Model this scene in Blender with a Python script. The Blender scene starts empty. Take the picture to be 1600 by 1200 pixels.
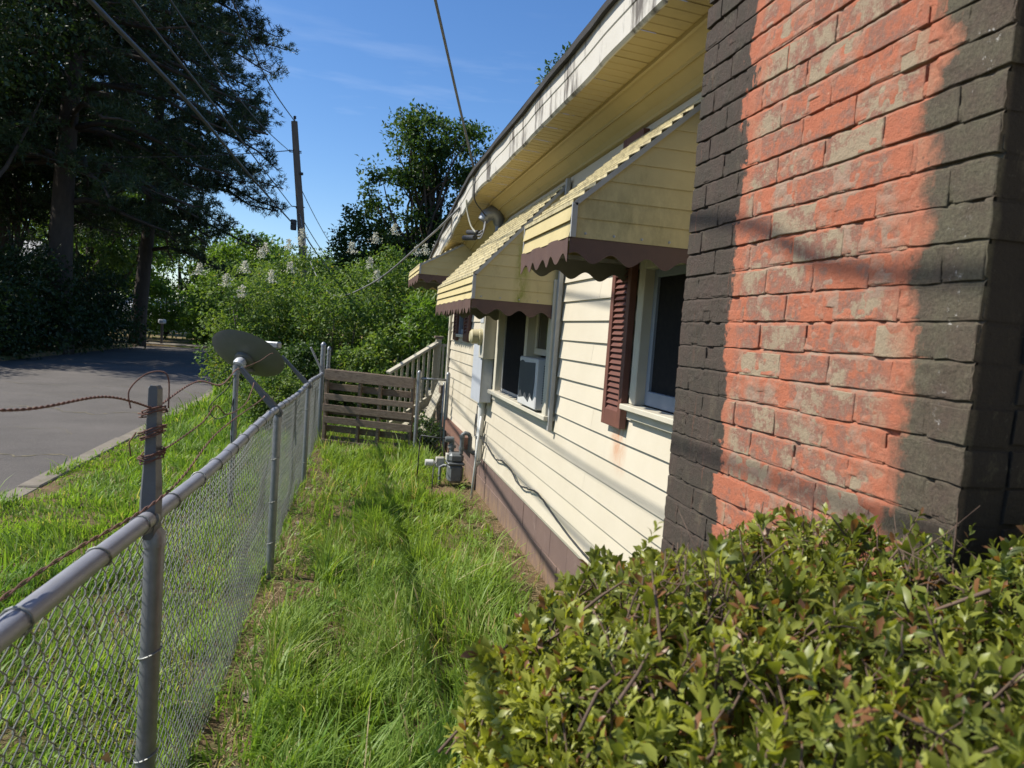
import bpy, bmesh, math, random
import numpy as np
from mathutils import Vector, Matrix

R = math.radians
rng = np.random.default_rng(7)
random.seed(7)
scene = bpy.context.scene
C = scene.collection

# ------------------------------------------------------------------ camera
EYE = Vector((0, 0, 1.70))
RIGHT = Vector((0.97388194, -0.21497335, 0.07307819))
UP = Vector((-0.05692488, 0.08040342, 0.99513559))
FWD = Vector((0.21980337, 0.97330455, -0.06606611))
cam_data = bpy.data.cameras.new('camera')
cam = bpy.data.objects.new('camera', cam_data)
C.objects.link(cam)
cam.matrix_world = Matrix(((RIGHT.x, UP.x, -FWD.x, EYE.x), (RIGHT.y, UP.y, -FWD.y, EYE.y),
                           (RIGHT.z, UP.z, -FWD.z, EYE.z), (0, 0, 0, 1)))
cam_data.sensor_width = 36
cam_data.lens = 1150 / 1600 * 36
cam_data.clip_start = 0.02
cam_data.clip_end = 3000
cam_data.dof.use_dof = True
cam_data.dof.focus_distance = 4.5
cam_data.dof.aperture_fstop = 8
scene.camera = cam

# ------------------------------------------------------------------ sky, sun, exposure
SUN = Vector((-1.0, 0.15, 1.10)).normalized()          # towards the sun
elev = math.asin(SUN.z)
azim = math.atan2(SUN.x, SUN.y)
world = bpy.data.worlds.new('World')
scene.world = world
world.use_nodes = True
nt = world.node_tree
nt.nodes.clear()
sky = nt.nodes.new('ShaderNodeTexSky')
sky.sky_type = 'NISHITA'
sky.sun_disc = False
sky.sun_elevation = elev
sky.sun_rotation = azim
sky.air_density = 1.0
sky.dust_density = 0.5
sky.ozone_density = 4.5
tc = nt.nodes.new('ShaderNodeTexCoord')
mp = nt.nodes.new('ShaderNodeMapping')
mp.inputs['Scale'].default_value = (1.2, 1.2, 9)
nz = nt.nodes.new('ShaderNodeTexNoise')
nz.inputs['Scale'].default_value = 2.2
nz.inputs['Detail'].default_value = 7
nz.inputs['Roughness'].default_value = .55
rmp = nt.nodes.new('ShaderNodeMapRange')
rmp.inputs['From Min'].default_value = .50
rmp.inputs['From Max'].default_value = .80
rmp.inputs['To Max'].default_value = .55
mixc = nt.nodes.new('ShaderNodeMix')
mixc.data_type = 'RGBA'
mixc.inputs[7].default_value = (7.2, 7.6, 8.2, 1)
bg = nt.nodes.new('ShaderNodeBackground')
bg.inputs['Strength'].default_value = 0.115
wo = nt.nodes.new('ShaderNodeOutputWorld')
nt.links.new(tc.outputs['Generated'], mp.inputs['Vector'])
nt.links.new(mp.outputs['Vector'], nz.inputs['Vector'])
nt.links.new(nz.outputs['Fac'], rmp.inputs['Value'])
sepw = nt.nodes.new('ShaderNodeSeparateXYZ')
nt.links.new(tc.outputs['Generated'], sepw.inputs[0])
low = nt.nodes.new('ShaderNodeMapRange')
low.inputs['From Min'].default_value = .42
low.inputs['From Max'].default_value = .12
nt.links.new(sepw.outputs['Z'], low.inputs['Value'])
mulc = nt.nodes.new('ShaderNodeMath')
mulc.operation = 'MULTIPLY'
nt.links.new(rmp.outputs['Result'], mulc.inputs[0])
nt.links.new(low.outputs['Result'], mulc.inputs[1])
nt.links.new(mulc.outputs[0], mixc.inputs['Factor'])
hs = nt.nodes.new('ShaderNodeHueSaturation')
hs.inputs['Saturation'].default_value = 1.18
hs.inputs['Hue'].default_value = .505
nt.links.new(sky.outputs['Color'], hs.inputs['Color'])
nt.links.new(hs.outputs['Color'], mixc.inputs[6])
nt.links.new(mixc.outputs[2], bg.inputs['Color'])
nt.links.new(bg.outputs['Background'], wo.inputs['Surface'])

sun_data = bpy.data.lights.new('sun', 'SUN')
sun_data.energy = 5.0
sun_data.angle = R(0.53)
sun_data.color = (1.0, .95, .86)
sun = bpy.data.objects.new('sun', sun_data)
C.objects.link(sun)
sun.rotation_euler = SUN.to_track_quat('Z', 'Y').to_euler()
sun.location = (-6, 0, 12)
scene.view_settings.view_transform = 'Standard'
scene.view_settings.look = 'None'
scene.view_settings.gamma = 1
scene.view_settings.use_curve_mapping = False
scene.view_settings.exposure = 0.56


# ------------------------------------------------------------------ helpers
class MB:
    """collects shapes in world coordinates and links them as one mesh"""
    def __init__(self):
        self.v = []
        self.f = []

    def add(self, vs, fs):
        n = len(self.v)
        self.v += [tuple(p) for p in vs]
        self.f += [tuple(i + n for i in f) for f in fs]
        return self

    def box(self, x0, x1, y0, y1, z0, z1):
        return self.add([(x0, y0, z0), (x1, y0, z0), (x1, y1, z0), (x0, y1, z0),
                         (x0, y0, z1), (x1, y0, z1), (x1, y1, z1), (x0, y1, z1)],
                        [(0, 3, 2, 1), (4, 5, 6, 7), (0, 1, 5, 4), (1, 2, 6, 5), (2, 3, 7, 6), (3, 0, 4, 7)])

    def hexa(self, b, t):          # bottom quad, top quad (ccw seen from the top)
        return self.add(list(b) + list(t), [(0, 3, 2, 1), (4, 5, 6, 7), (0, 1, 5, 4), (1, 2, 6, 5), (2, 3, 7, 6), (3, 0, 4, 7)])

    def bar(self, a, b, w, h, up=(0, 0, 1)):
        a, b = Vector(a), Vector(b)
        d = (b - a).normalized()
        up = Vector(up)
        s = d.cross(up)
        if s.length < 1e-4:
            s = d.cross(Vector((1, 0, 0)))
        s.normalize()
        u = s.cross(d)
        q = lambda p: [p - s * w / 2 - u * h / 2, p + s * w / 2 - u * h / 2, p + s * w / 2 + u * h / 2, p - s * w / 2 + u * h / 2]
        return self.hexa(q(a), q(b))

    def prism(self, poly, vec):    # polygon of 3d points pushed along vec
        n = len(poly)
        vec = Vector(vec)
        vs = [Vector(p) for p in poly] + [Vector(p) + vec for p in poly]
        fs = [tuple(range(n))[::-1], tuple(range(n, 2 * n))] + [(i, (i + 1) % n, n + (i + 1) % n, n + i) for i in range(n)]
        return self.add(vs, fs)

    def tube(self, path, r, n=8, cap=True):
        path = [Vector(p) for p in path]
        if not hasattr(r, '__len__'):
            r = [r] * len(path)
        t0 = (path[1] - path[0]).normalized()
        ref = Vector((0, 0, 1)) if abs(t0.z) < .9 else Vector((1, 0, 0))
        s = t0.cross(ref).normalized()
        vs, fs = [], []
        for i, p in enumerate(path):
            t = (path[min(i + 1, len(path) - 1)] - path[max(i - 1, 0)])
            if t.length < 1e-9:
                t = t0
            t.normalize()
            s = (s - t * s.dot(t))
            if s.length < 1e-6:
                s = t.orthogonal()
            s.normalize()
            u = t.cross(s)
            for k in range(n):
                a = 2 * math.pi * k / n
                vs.append(p + (s * math.cos(a) + u * math.sin(a)) * r[i])
        for i in range(len(path) - 1):
            for k in range(n):
                fs.append((i * n + k, i * n + (k + 1) % n, (i + 1) * n + (k + 1) % n, (i + 1) * n + k))
        if cap:
            fs.append(tuple(range(n))[::-1])
            m = (len(path) - 1) * n
            fs.append(tuple(range(m, m + n)))
        return self.add(vs, fs)

    def lathe(self, c, axis, prof, n=16):   # profile of (distance along axis, radius)
        c, axis = Vector(c), Vector(axis).normalized()
        return self.tube([c + axis * a for a, _ in prof], [max(b, .0005) for _, b in prof], n)

    def build(self, name, mat, parent=None, smooth=False, bevel=0, auto=None):
        o = root_of(parent)
        me = bpy.data.meshes.new(name)
        me.from_pydata([(a - o[0], b - o[1], c - o[2]) for a, b, c in self.v], [], self.f)
        if bevel:
            bm = bmesh.new()
            bm.from_mesh(me)
            bmesh.ops.bevel(bm, geom=list(bm.edges), offset=bevel, segments=1, affect='EDGES', profile=.5)
            bm.to_mesh(me)
            bm.free()
        if smooth:
            me.polygons.foreach_set('use_smooth', [True] * len(me.polygons))
            if auto is not None:
                me.set_sharp_from_angle(angle=R(auto))
        me.materials.append(mat)
        ob = bpy.data.objects.new(name, me)
        C.objects.link(ob)
        ob.parent = parent
        return ob


def root_of(p):
    x = Vector((0, 0, 0))
    while p is not None:
        x = x + p.location
        p = p.parent
    return x


def tag(o, label=None, cat=None, group=None, kind=None):
    if label:
        o['label'] = label
    if cat:
        o['category'] = cat
    if group:
        o['group'] = group
    if kind:
        o['kind'] = kind
    return o


def thing(name, label, cat, loc=(0, 0, 0), group=None):
    o = bpy.data.objects.new(name, None)
    C.objects.link(o)
    o.location = loc
    o.empty_display_size = .1
    return tag(o, label, cat, group)


def mesh_np(name, V, T, mat, parent=None, rnd=None, smooth=False):
    o = root_of(parent)
    V = np.asarray(V, np.float32) - np.array([o[0], o[1], o[2]], np.float32)
    T = np.asarray(T, np.int32)
    k = T.shape[1]
    me = bpy.data.meshes.new(name)
    me.vertices.add(len(V))
    me.vertices.foreach_set('co', V.ravel())
    me.loops.add(T.size)
    me.loops.foreach_set('vertex_index', T.ravel())
    me.polygons.add(len(T))
    me.polygons.foreach_set('loop_start', np.arange(len(T), dtype=np.int32) * k)
    if smooth:
        me.polygons.foreach_set('use_smooth', np.ones(len(T), bool))
    if rnd is not None:
        a = me.attributes.new('rnd', 'FLOAT', 'POINT')
        a.data.foreach_set('value', np.asarray(rnd, np.float32))
    me.update(calc_edges=True)
    me.materials.append(mat)
    ob = bpy.data.objects.new(name, me)
    C.objects.link(ob)
    ob.parent = parent
    return ob


def copy_part(o, loc, parent, rot=None, name=None):
    c = o.copy()
    C.objects.link(c)
    c.parent = parent
    c.location = loc
    if rot is not None:
        c.rotation_euler = rot
    return c


def norm(a):
    return a / np.maximum(np.linalg.norm(a, axis=-1, keepdims=True), 1e-9)


def vnoise(x, y, seed=0):
    """smooth value noise, numpy"""
    def h(i, j):
        n = (i * 374761393 + j * 668265263 + seed * 974711) & 0x7fffffff
        n = ((n ^ (n >> 13)) * 1274126177) & 0x7fffffff
        return ((n ^ (n >> 16)) & 0xffff) / 65535.
    x = np.asarray(x, float)
    y = np.asarray(y, float)
    i, j = np.floor(x).astype(np.int64), np.floor(y).astype(np.int64)
    u, v = x - i, y - j
    u, v = u * u * (3 - 2 * u), v * v * (3 - 2 * v)
    return (h(i, j) * (1 - u) + h(i + 1, j) * u) * (1 - v) + (h(i, j + 1) * (1 - u) + h(i + 1, j + 1) * u) * v


# ------------------------------------------------------------------ materials
def new_mat(name):
    m = bpy.data.materials.new(name)
    m.use_nodes = True
    t = m.node_tree
    t.nodes.clear()
    out = t.nodes.new('ShaderNodeOutputMaterial')
    return m, t, out


def N(t, kind, **kw):
    n = t.nodes.new(kind)
    for k, v in kw.items():
        if k in n.inputs:
            n.inputs[k].default_value = v
        else:
            setattr(n, k, v)
    return n


def mixrgb(t, fac, a, b):
    n = t.nodes.new('ShaderNodeMix')
    n.data_type = 'RGBA'
    for s, val in ((0, fac), (6, a), (7, b)):
        if isinstance(val, (int, float)):
            n.inputs[s].default_value = val
        elif isinstance(val, tuple):
            n.inputs[s].default_value = val + (1,) if len(val) == 3 else val
        else:
            t.links.new(val, n.inputs[s])
    return n.outputs[2]


def noise(t, vec, scale, detail=6, rough=.6, stretch=None):
    if stretch:
        m = N(t, 'ShaderNodeMapping')
        m.inputs['Scale'].default_value = stretch
        t.links.new(vec, m.inputs['Vector'])
        vec = m.outputs['Vector']
    n = N(t, 'ShaderNodeTexNoise', Scale=scale, Detail=detail, Roughness=rough)
    t.links.new(vec, n.inputs['Vector'])
    return n.outputs['Fac']


def rng_map(t, v, a, b, c=0., d=1.):
    n = N(t, 'ShaderNodeMapRange')
    n.inputs['From Min'].default_value = a
    n.inputs['From Max'].default_value = b
    n.inputs['To Min'].default_value = c
    n.inputs['To Max'].default_value = d
    t.links.new(v, n.inputs['Value'])
    return n.outputs['Result']


def math_n(t, op, a, b=0.):
    n = N(t, 'ShaderNodeMath', operation=op)
    for i, v in ((0, a), (1, b)):
        if isinstance(v, (int, float)):
            n.inputs[i].default_value = v
        else:
            t.links.new(v, n.inputs[i])
    return n.outputs[0]


def pm(name, c1, c2=None, scale=6, rough=.7, bump=0., bscale=60, metal=0., spec=.4, stain=None, sscale=3, srange=(.55, .75),
       stretch=None, sstretch=None, samt=1., var=.0):
    m, t, out = new_mat(name)
    g = N(t, 'ShaderNodeNewGeometry')
    pos = g.outputs['Position']
    p = N(t, 'ShaderNodeBsdfPrincipled')
    p.inputs['Roughness'].default_value = rough
    p.inputs['Metallic'].default_value = metal
    p.inputs['Specular IOR Level'].default_value = spec
    c2 = c2 or tuple(x * .8 for x in c1)
    col = mixrgb(t, rng_map(t, noise(t, pos, scale, 8, .65, stretch), .3, .7), c1, c2)
    if stain:
        col = mixrgb(t, rng_map(t, noise(t, pos, sscale, 8, .7, sstretch), srange[0], srange[1], 0, samt), col, stain)
    if var:
        oi = N(t, 'ShaderNodeObjectInfo')
        f = rng_map(t, oi.outputs['Random'], 0, 1, 1 - var, 1 + var)
        vm = N(t, 'ShaderNodeVectorMath', operation='SCALE')
        t.links.new(col, vm.inputs[0])
        t.links.new(f, vm.inputs['Scale'])
        col = vm.outputs[0]
    t.links.new(col, p.inputs['Base Color'])
    if bump:
        b = N(t, 'ShaderNodeBump', Strength=bump, Distance=.01)
        t.links.new(noise(t, pos, bscale, 6, .7, stretch), b.inputs['Height'])
        t.links.new(b.outputs['Normal'], p.inputs['Normal'])
    t.links.new(p.outputs['BSDF'], out.inputs['Surface'])
    return m


def leaf_mat(name, ca, cb, cc=None, trans=.4, rough=.45, tint=(1.3, 1.35, .6), spec=.4, cfrac=.93):
    m, t, out = new_mat(name)
    a = N(t, 'ShaderNodeAttribute', attribute_name='rnd')
    f = a.outputs['Fac']
    col = mixrgb(t, f, ca, cb)
    if cc:
        col = mixrgb(t, rng_map(t, f, cfrac, cfrac + .03), col, cc)
    p = N(t, 'ShaderNodeBsdfPrincipled')
    p.inputs['Roughness'].default_value = rough
    p.inputs['Specular IOR Level'].default_value = spec
    t.links.new(col, p.inputs['Base Color'])
    tr = N(t, 'ShaderNodeBsdfTranslucent')
    vm = N(t, 'ShaderNodeVectorMath', operation='MULTIPLY')
    t.links.new(col, vm.inputs[0])
    vm.inputs[1].default_value = tint
    t.links.new(vm.outputs[0], tr.inputs['Color'])
    mx = N(t, 'ShaderNodeMixShader')
    mx.inputs['Fac'].default_value = trans
    t.links.new(p.outputs['BSDF'], mx.inputs[1])
    t.links.new(tr.outputs['BSDF'], mx.inputs[2])
    t.links.new(mx.outputs['Shader'], out.inputs['Surface'])
    return m


def brick_mat(name, mortar=False):
    """old red brick: dark overpaint along both sides of the stack, worn bare in a band between them"""
    m, t, out = new_mat(name)
    g = N(t, 'ShaderNodeNewGeometry')
    pos = g.outputs['Position']
    sep = N(t, 'ShaderNodeSeparateXYZ')
    t.links.new(pos, sep.inputs[0])
    Y, X = sep.outputs['Y'], sep.outputs['X']
    edge = math_n(t, 'MULTIPLY', math_n(t, 'SUBTRACT', noise(t, pos, 26, 7, .75), .5), .10)
    edge2 = math_n(t, 'MULTIPLY', math_n(t, 'SUBTRACT', noise(t, pos, 5, 3, .6), .5), .14)
    Yn = math_n(t, 'ADD', Y, math_n(t, 'ADD', edge, edge2))
    ob = N(t, 'ShaderNodeObjectInfo')
    if not mortar:                       # the brush stopped at a different place on every brick
        Yn = math_n(t, 'ADD', Yn, math_n(t, 'MULTIPLY', math_n(t, 'SUBTRACT', ob.outputs['Random'], .5), .045))
    band = math_n(t, 'MULTIPLY', rng_map(t, Yn, 1.165, 1.20), rng_map(t, Yn, 1.852, 1.862, 1, 0))
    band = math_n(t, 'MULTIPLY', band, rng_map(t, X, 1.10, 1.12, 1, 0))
    # dark paint, plus shade coloured in on the near end face
    dk = mixrgb(t, rng_map(t, noise(t, pos, 9, 6, .7), .38, .62), (.108, .096, .062), (.094, .068, .050))
    dk2 = mixrgb(t, rng_map(t, noise(t, pos, 11, 6, .7), .35, .65), (.056, .048, .036), (.074, .053, .042))
    dark = mixrgb(t, rng_map(t, Y, 1.3, 1.7), dk, dk2)
    dark = mixrgb(t, math_n(t, 'MULTIPLY', rng_map(t, Y, 1.045, 1.04, 0, 1), rng_map(t, X, 1.03, 1.04)), dark, (.030, .025, .021))  # near end face: its shade is put into the colour
    streak = rng_map(t, noise(t, pos, 7, 8, .75, (3, 10, .5)), .60, .70, 0, .55)
    dark = mixrgb(t, math_n(t, 'MULTIPLY', streak, rng_map(t, Y, 1.6, 1.9)), dark, (.33, .12, .07))
    dark = mixrgb(t, rng_map(t, noise(t, pos, 55, 4, .8), .62, .74, 0, .5), dark, (.17, .15, .12))
    dark = mixrgb(t, rng_map(t, noise(t, pos, 150, 5, .8), .40, .62, 0, .55), dark, (.034, .028, .022))
    dark = mixrgb(t, rng_map(t, noise(t, pos, 17, 7, .8, (1, 1, .45)), .56, .68, 0, .45), dark, (.135, .118, .078))
    # bare brick with the remains of grey paint in the middle of the bricks
    red = mixrgb(t, noise(t, pos, 14, 6, .7), (.405, .140, .074), (.325, .106, .060))
    oi = N(t, 'ShaderNodeObjectInfo')
    mauve = mixrgb(t, noise(t, pos, 30, 6, .7), (.225, .122, .088), (.18, .105, .08))
    grey = mixrgb(t, noise(t, pos, 45, 6, .8), (.345, .275, .18), (.235, .185, .125))
    pn = math_n(t, 'ADD', math_n(t, 'MULTIPLY', noise(t, pos, 9, 9, .75, (1, 1, 1.5)), .72), math_n(t, 'MULTIPLY', noise(t, pos, 34, 8, .8, (1, 1.6, .8)), .28))
    pn = math_n(t, 'ADD', pn, math_n(t, 'MULTIPLY', math_n(t, 'SUBTRACT', oi.outputs['Random'], .5), .16))
    col = mixrgb(t, rng_map(t, pn, .42, .49, 0, .85), red, mauve)
    col = mixrgb(t, rng_map(t, pn, .505, .56, 0, .95), col, grey)
    if mortar:
        col = mixrgb(t, rng_map(t, noise(t, pos, 13, 5, .7), .4, .6), red, mixrgb(t, .5, mauve, (.36, .27, .19)))
    rim = math_n(t, 'ADD', rng_map(t, Yn, 1.20, 1.27, 1, 0), rng_map(t, Yn, 1.79, 1.83))
    col = mixrgb(t, math_n(t, 'MULTIPLY', rim, .8), col, red)
    col = mixrgb(t, rng_map(t, noise(t, pos, 38, 6, .8), .60, .72, 0, .45), col, (.50, .40, .28) if not mortar else (.46, .36, .26))
    fin = mixrgb(t, band, dark, col)
    # white lime runs near the corner
    lime = math_n(t, 'MULTIPLY', rng_map(t, noise(t, pos, 60, 5, .8), .60, .68), math_n(t, 'MULTIPLY', rng_map(t, Yn, 1.08, 1.09), rng_map(t, Yn, 1.115, 1.125, 1, 0)))
    lime = math_n(t, 'MULTIPLY', lime, rng_map(t, noise(t, pos, 5, 2), .45, .55))
    fin = mixrgb(t, math_n(t, 'MULTIPLY', lime, .8), fin, (.6, .58, .54))
    p = N(t, 'ShaderNodeBsdfPrincipled')
    p.inputs['Roughness'].default_value = .88
    p.inputs['Specular IOR Level'].default_value = .25
    t.links.new(fin, p.inputs['Base Color'])
    b = N(t, 'ShaderNodeBump', Strength=.9 if not mortar else .95, Distance=.006)
    hh = math_n(t, 'ADD', noise(t, pos, 90, 8, .75), math_n(t, 'MULTIPLY', noise(t, pos, 24, 4, .7), .5))
    t.links.new(hh, b.inputs['Height'])
    t.links.new(b.outputs['Normal'], p.inputs['Normal'])
    t.links.new(p.outputs['BSDF'], out.inputs['Surface'])
    return m


m = {}
m['siding'] = pm('cream_siding', (.515, .465, .365), (.475, .425, .325), 2.2, .62, .12, 220, spec=.3, stain=(.40, .36, .28), sscale=2.3,
                 srange=(.60, .85), sstretch=(1, .5, 1.6), samt=.55, var=.025)
def local_mark(mat, colour, boxes, amt, nscale=14):
    """a stain with a place of its own: rust run, mildew run"""
    t = mat.node_tree
    p = next(n for n in t.nodes if n.type == 'BSDF_PRINCIPLED')
    src = p.inputs['Base Color'].links[0].from_socket
    pos = N(t, 'ShaderNodeNewGeometry').outputs['Position']
    sep = N(t, 'ShaderNodeSeparateXYZ')
    t.links.new(pos, sep.inputs[0])
    f = None
    for ax, a0, a1, b1, b0 in boxes:
        v = sep.outputs[ax]
        q = math_n(t, 'MULTIPLY', rng_map(t, v, a0, a1), rng_map(t, v, b1, b0, 1, 0))
        f = q if f is None else math_n(t, 'MULTIPLY', f, q)
    f = math_n(t, 'MULTIPLY', f, rng_map(t, noise(t, pos, nscale, 8, .75, (1, 1, .5)), .36, .62, .0, amt))
    t.links.new(mixrgb(t, f, src, colour), p.inputs['Base Color'])


local_mark(m['siding'], (.42, .17, .07), [('Y', 3.50, 3.58, 3.66, 3.76), ('Z', .98, 1.20, 1.27, 1.30)], 1.1, 9)
local_mark(m['siding'], (.36, .31, .22), [('Y', 7.4, 8.2, 9.8, 10.6), ('Z', .5, .8, 1.6, 2.0)], .7, 4)
local_mark(m['siding'], (.42, .37, .28), [('Y', 5.2, 6.0, 7.2, 8.0), ('Z', .42, .46, .9, 1.15)], .6, 5)
m['yellow'] = pm('yellow_awning', (.48, .40, .205), (.42, .345, .17), 5, .6, .10, 150, spec=.3, stain=(.22, .20, .085), sscale=7,
                 srange=(.56, .74), sstretch=(1.6, 1.6, .55), samt=.6, var=.05)
local_mark(m['yellow'], (.20, .21, .035), [('X', 1.06, 1.11, 1.13, 1.19), ('Y', 4.8, 4.82, 4.93, 4.95), ('Z', 1.85, 1.9, 2.3, 2.42)], 1.2, 18)
local_mark(m['yellow'], (.16, .15, .07), [('X', .7, .85, 1.2, 1.4), ('Y', 2.7, 2.75, 2.86, 2.9), ('Z', 2.0, 2.1, 2.25, 2.42)], .45, 22)
m['awn_top'] = pm('yellow_awning_top', (.54, .47, .28), (.42, .36, .20), 6, .55, .12, 150, spec=.35, stain=(.17, .14, .085), sscale=16,
                  srange=(.46, .66), sstretch=(.5, 1.4, 1), samt=.85, var=.08)
m['valance'] = pm('brown_valance', (.110, .066, .052), (.082, .050, .042), 7, .6, .15, 120, spec=.3, var=.04)
m['shutter'] = pm('red_brown_shutter', (.145, .060, .042), (.105, .045, .034), 8, .5, .1, 120, spec=.4, stain=(.37, .135, .075), sscale=12,
                  srange=(.62, .72), samt=.7)
m['white'] = pm('white_trim', (.50, .47, .38), (.44, .405, .315), 6, .55, .1, 120, spec=.35, stain=(.45, .40, .28), sscale=9, srange=(.6, .75), samt=.5)
m['fascia'] = pm('stained_fascia', (.54, .515, .455), (.48, .45, .385), 3, .5, .06, 120, spec=.4, stain=(.085, .07, .055), sscale=4.5,
                 srange=(.50, .60), sstretch=(1, 1.1, .26), samt=.92)
m['soffit'] = pm('yellow_soffit', (.42, .325, .135), (.36, .28, .11), 2.5, .55, .05, 120, spec=.35, stain=(.18, .14, .07), sscale=3,
                 srange=(.58, .78), samt=.5)
m['lining'] = pm('grey_green_bare_metal', (.20, .195, .155), (.155, .15, .12), 9, .6)
m['alu'] = pm('weathered_aluminium_strip', (.38, .38, .36), (.31, .31, .30), 12, .5, .1, 160, metal=.2)
m['sash'] = pm('blue_grey_sash', (.22, .25, .29), (.17, .20, .24), 9, .4)
m['screen'] = pm('dark_window_screen', (.018, .018, .019), (.026, .025, .024), 30, .9, .1, 600, spec=.0)
m['glass'] = pm('dark_glass', (.012, .013, .013), (.022, .02, .018), 6, .06, spec=.6)
m['interior'] = pm('dim_interior', (.02, .018, .016), (.012, .011, .010), 4, .9)
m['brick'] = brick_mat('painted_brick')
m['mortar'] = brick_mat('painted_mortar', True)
m['found'] = pm('brown_painted_block', (.155, .105, .088), (.125, .085, .073), 4, .8, .35, 90, spec=.25, stain=(.24, .18, .15), sscale=6, srange=(.6, .75), samt=.5)
local_mark(m['found'], (.25, .165, .095), [('Z', -.1, .0, .05, .22)], .9, 11)
m['galv'] = pm('galvanised_steel', (.25, .26, .27), (.18, .19, .20), 24, .42, .12, 140, metal=.55, spec=.5, stain=(.19, .17, .155), sscale=10,
               srange=(.6, .74), samt=.5)
m['rail'] = pm('grey_painted_rail', (.30, .305, .33), (.24, .245, .27), 14, .45, .08, 140, metal=.25, spec=.5, stain=(.2, .2, .21), sscale=45, srange=(.66, .72), samt=.7)
m['armm'] = pm('dull_steel_arm', (.125, .132, .140), (.09, .096, .104), 12, .45, .15, 120, metal=.3, stain=(.17, .17, .165), sscale=14, srange=(.6, .72), samt=.5)
m['wire'] = pm('galvanised_wire', (.30, .305, .28), (.17, .175, .16), 40, .5, metal=.3, spec=.4)
m['rust'] = pm('rusty_wire', (.16, .075, .05), (.10, .055, .045), 60, .85, .4, 300)
m['gas'] = pm('grey_gas_meter', (.15, .16, .16), (.105, .112, .112), 14, .5, .15, 120, metal=.2, stain=(.26, .22, .16), sscale=9, srange=(.62, .75), samt=.5)
m['boxg'] = pm('grey_enamel_box', (.45, .47, .50), (.38, .40, .43), 6, .42, .05, 120, metal=.1, stain=(.36, .35, .32), sscale=12, srange=(.62, .75), samt=.5)
m['boxd'] = pm('beige_meter_socket', (.44, .42, .36), (.38, .36, .30), 8, .5, .05, 120)
m['pvc'] = pm('pale_pvc_pipe', (.60, .59, .55), (.50, .49, .45), 9, .5, .05, 120)
m['acw'] = pm('white_ac_case', (.52, .52, .50), (.45, .45, .43), 9, .5, .05, 120)
m['acd'] = pm('dark_peeling_panel', (.045, .050, .056), (.06, .065, .07), 9, .6, .2, 80)
m['wood'] = pm('weathered_pallet_wood', (.245, .19, .14), (.135, .10, .075), 7, .9, .6, 60, spec=.15, stretch=(.6, 7, 9), stain=(.05, .037, .028), sscale=9,
               srange=(.55, .7), sstretch=(.5, 3, 4), samt=.85, var=.12)
m['deck'] = pm('cream_painted_deck_wood', (.46, .42, .32), (.34, .31, .23), 6, .75, .25, 60, spec=.2, stain=(.25, .23, .15), sscale=8, srange=(.55, .72), samt=.6, var=.06)
m['ledger'] = pm('red_brown_timber', (.19, .095, .065), (.13, .07, .05), 9, .8, .3, 60)
m['dish'] = pm('grey_dish', (.115, .122, .112), (.095, .102, .092), 10, .5, .05, 120)
m['asphalt'] = pm('worn_asphalt', (.128, .115, .103), (.088, .080, .072), .7, .92, .9, 120, spec=.2, stain=(.27, .245, .215), sscale=75, srange=(.54, .70), samt=.75)
m['concrete'] = pm('old_concrete', (.23, .20, .16), (.16, .14, .11), 5, .9, .5, 80, spec=.2, stain=(.14, .13, .08), sscale=4, srange=(.5, .7), samt=.7)
m['stone'] = pm('dusty_stone', (.26, .215, .16), (.18, .145, .105), 14, .95, .5, 80)
m['crack'] = pm('sandy_crack_filling', (.19, .16, .10), (.10, .095, .055), 14, .95, .5, 80)
m['polew'] = pm('weathered_pole_wood', (.15, .122, .10), (.09, .073, .06), 5, .9, .5, 40, stretch=(6, 6, .5))
m['cable'] = pm('black_cable', (.022, .022, .024), (.04, .04, .042), 30, .55)
m['cableg'] = pm('grey_cable', (.20, .20, .20), (.13, .13, .13), 30, .6)
m['cord'] = pm('cream_rope_cable', (.42, .42, .33), (.36, .33, .26), 30, .8)
m['shingle'] = pm('dark_shingle', (.045, .042, .040), (.03, .03, .03), 20, .95, .6, 90)
m['bark'] = pm('dark_bark', (.075, .058, .045), (.042, .034, .028), 7, .95, .8, 18, stretch=(1, 1, .35))
m['twig'] = pm('brown_twig', (.13, .085, .058), (.08, .052, .038), 25, .85)
m['twigg'] = pm('grey_twig', (.21, .175, .14), (.14, .12, .10), 25, .85)
m['house2'] = pm('pale_far_wall', (.60, .60, .58), (.5, .5, .5), 3, .7)
m['roof2'] = pm('grey_far_roof', (.36, .37, .39), (.30, .31, .33), 3, .8)

m['grass'] = leaf_mat('grass_blade', (.135, .250, .034), (.300, .385, .080), (.46, .38, .20), .48, .5, (1.25, 1.25, .6), .35, .90)
m['verge'] = leaf_mat('verge_blade', (.120, .232, .030), (.250, .345, .062), (.38, .36, .14), .50, .5, (1.25, 1.3, .55), .35, .955)
m['straw'] = leaf_mat('dry_straw', (.30, .215, .115), (.19, .125, .07), (.42, .34, .2), .15, .8, (1, 1, .8), .2, .8)
m['hedge'] = leaf_mat('hedge_leaf', (.046, .080, .018), (.370, .385, .070), (.23, .11, .05), .40, .40, (1.4, 1.4, .5), .40, .955)
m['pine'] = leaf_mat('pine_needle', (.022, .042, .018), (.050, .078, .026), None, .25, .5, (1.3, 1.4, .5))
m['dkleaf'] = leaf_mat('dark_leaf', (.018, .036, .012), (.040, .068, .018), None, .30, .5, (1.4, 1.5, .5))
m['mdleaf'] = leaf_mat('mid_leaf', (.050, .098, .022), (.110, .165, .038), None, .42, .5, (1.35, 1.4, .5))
m['oakleaf'] = leaf_mat('oak_leaf', (.030, .062, .018), (.085, .135, .034), None, .36, .5, (1.4, 1.5, .5), .25)
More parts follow.
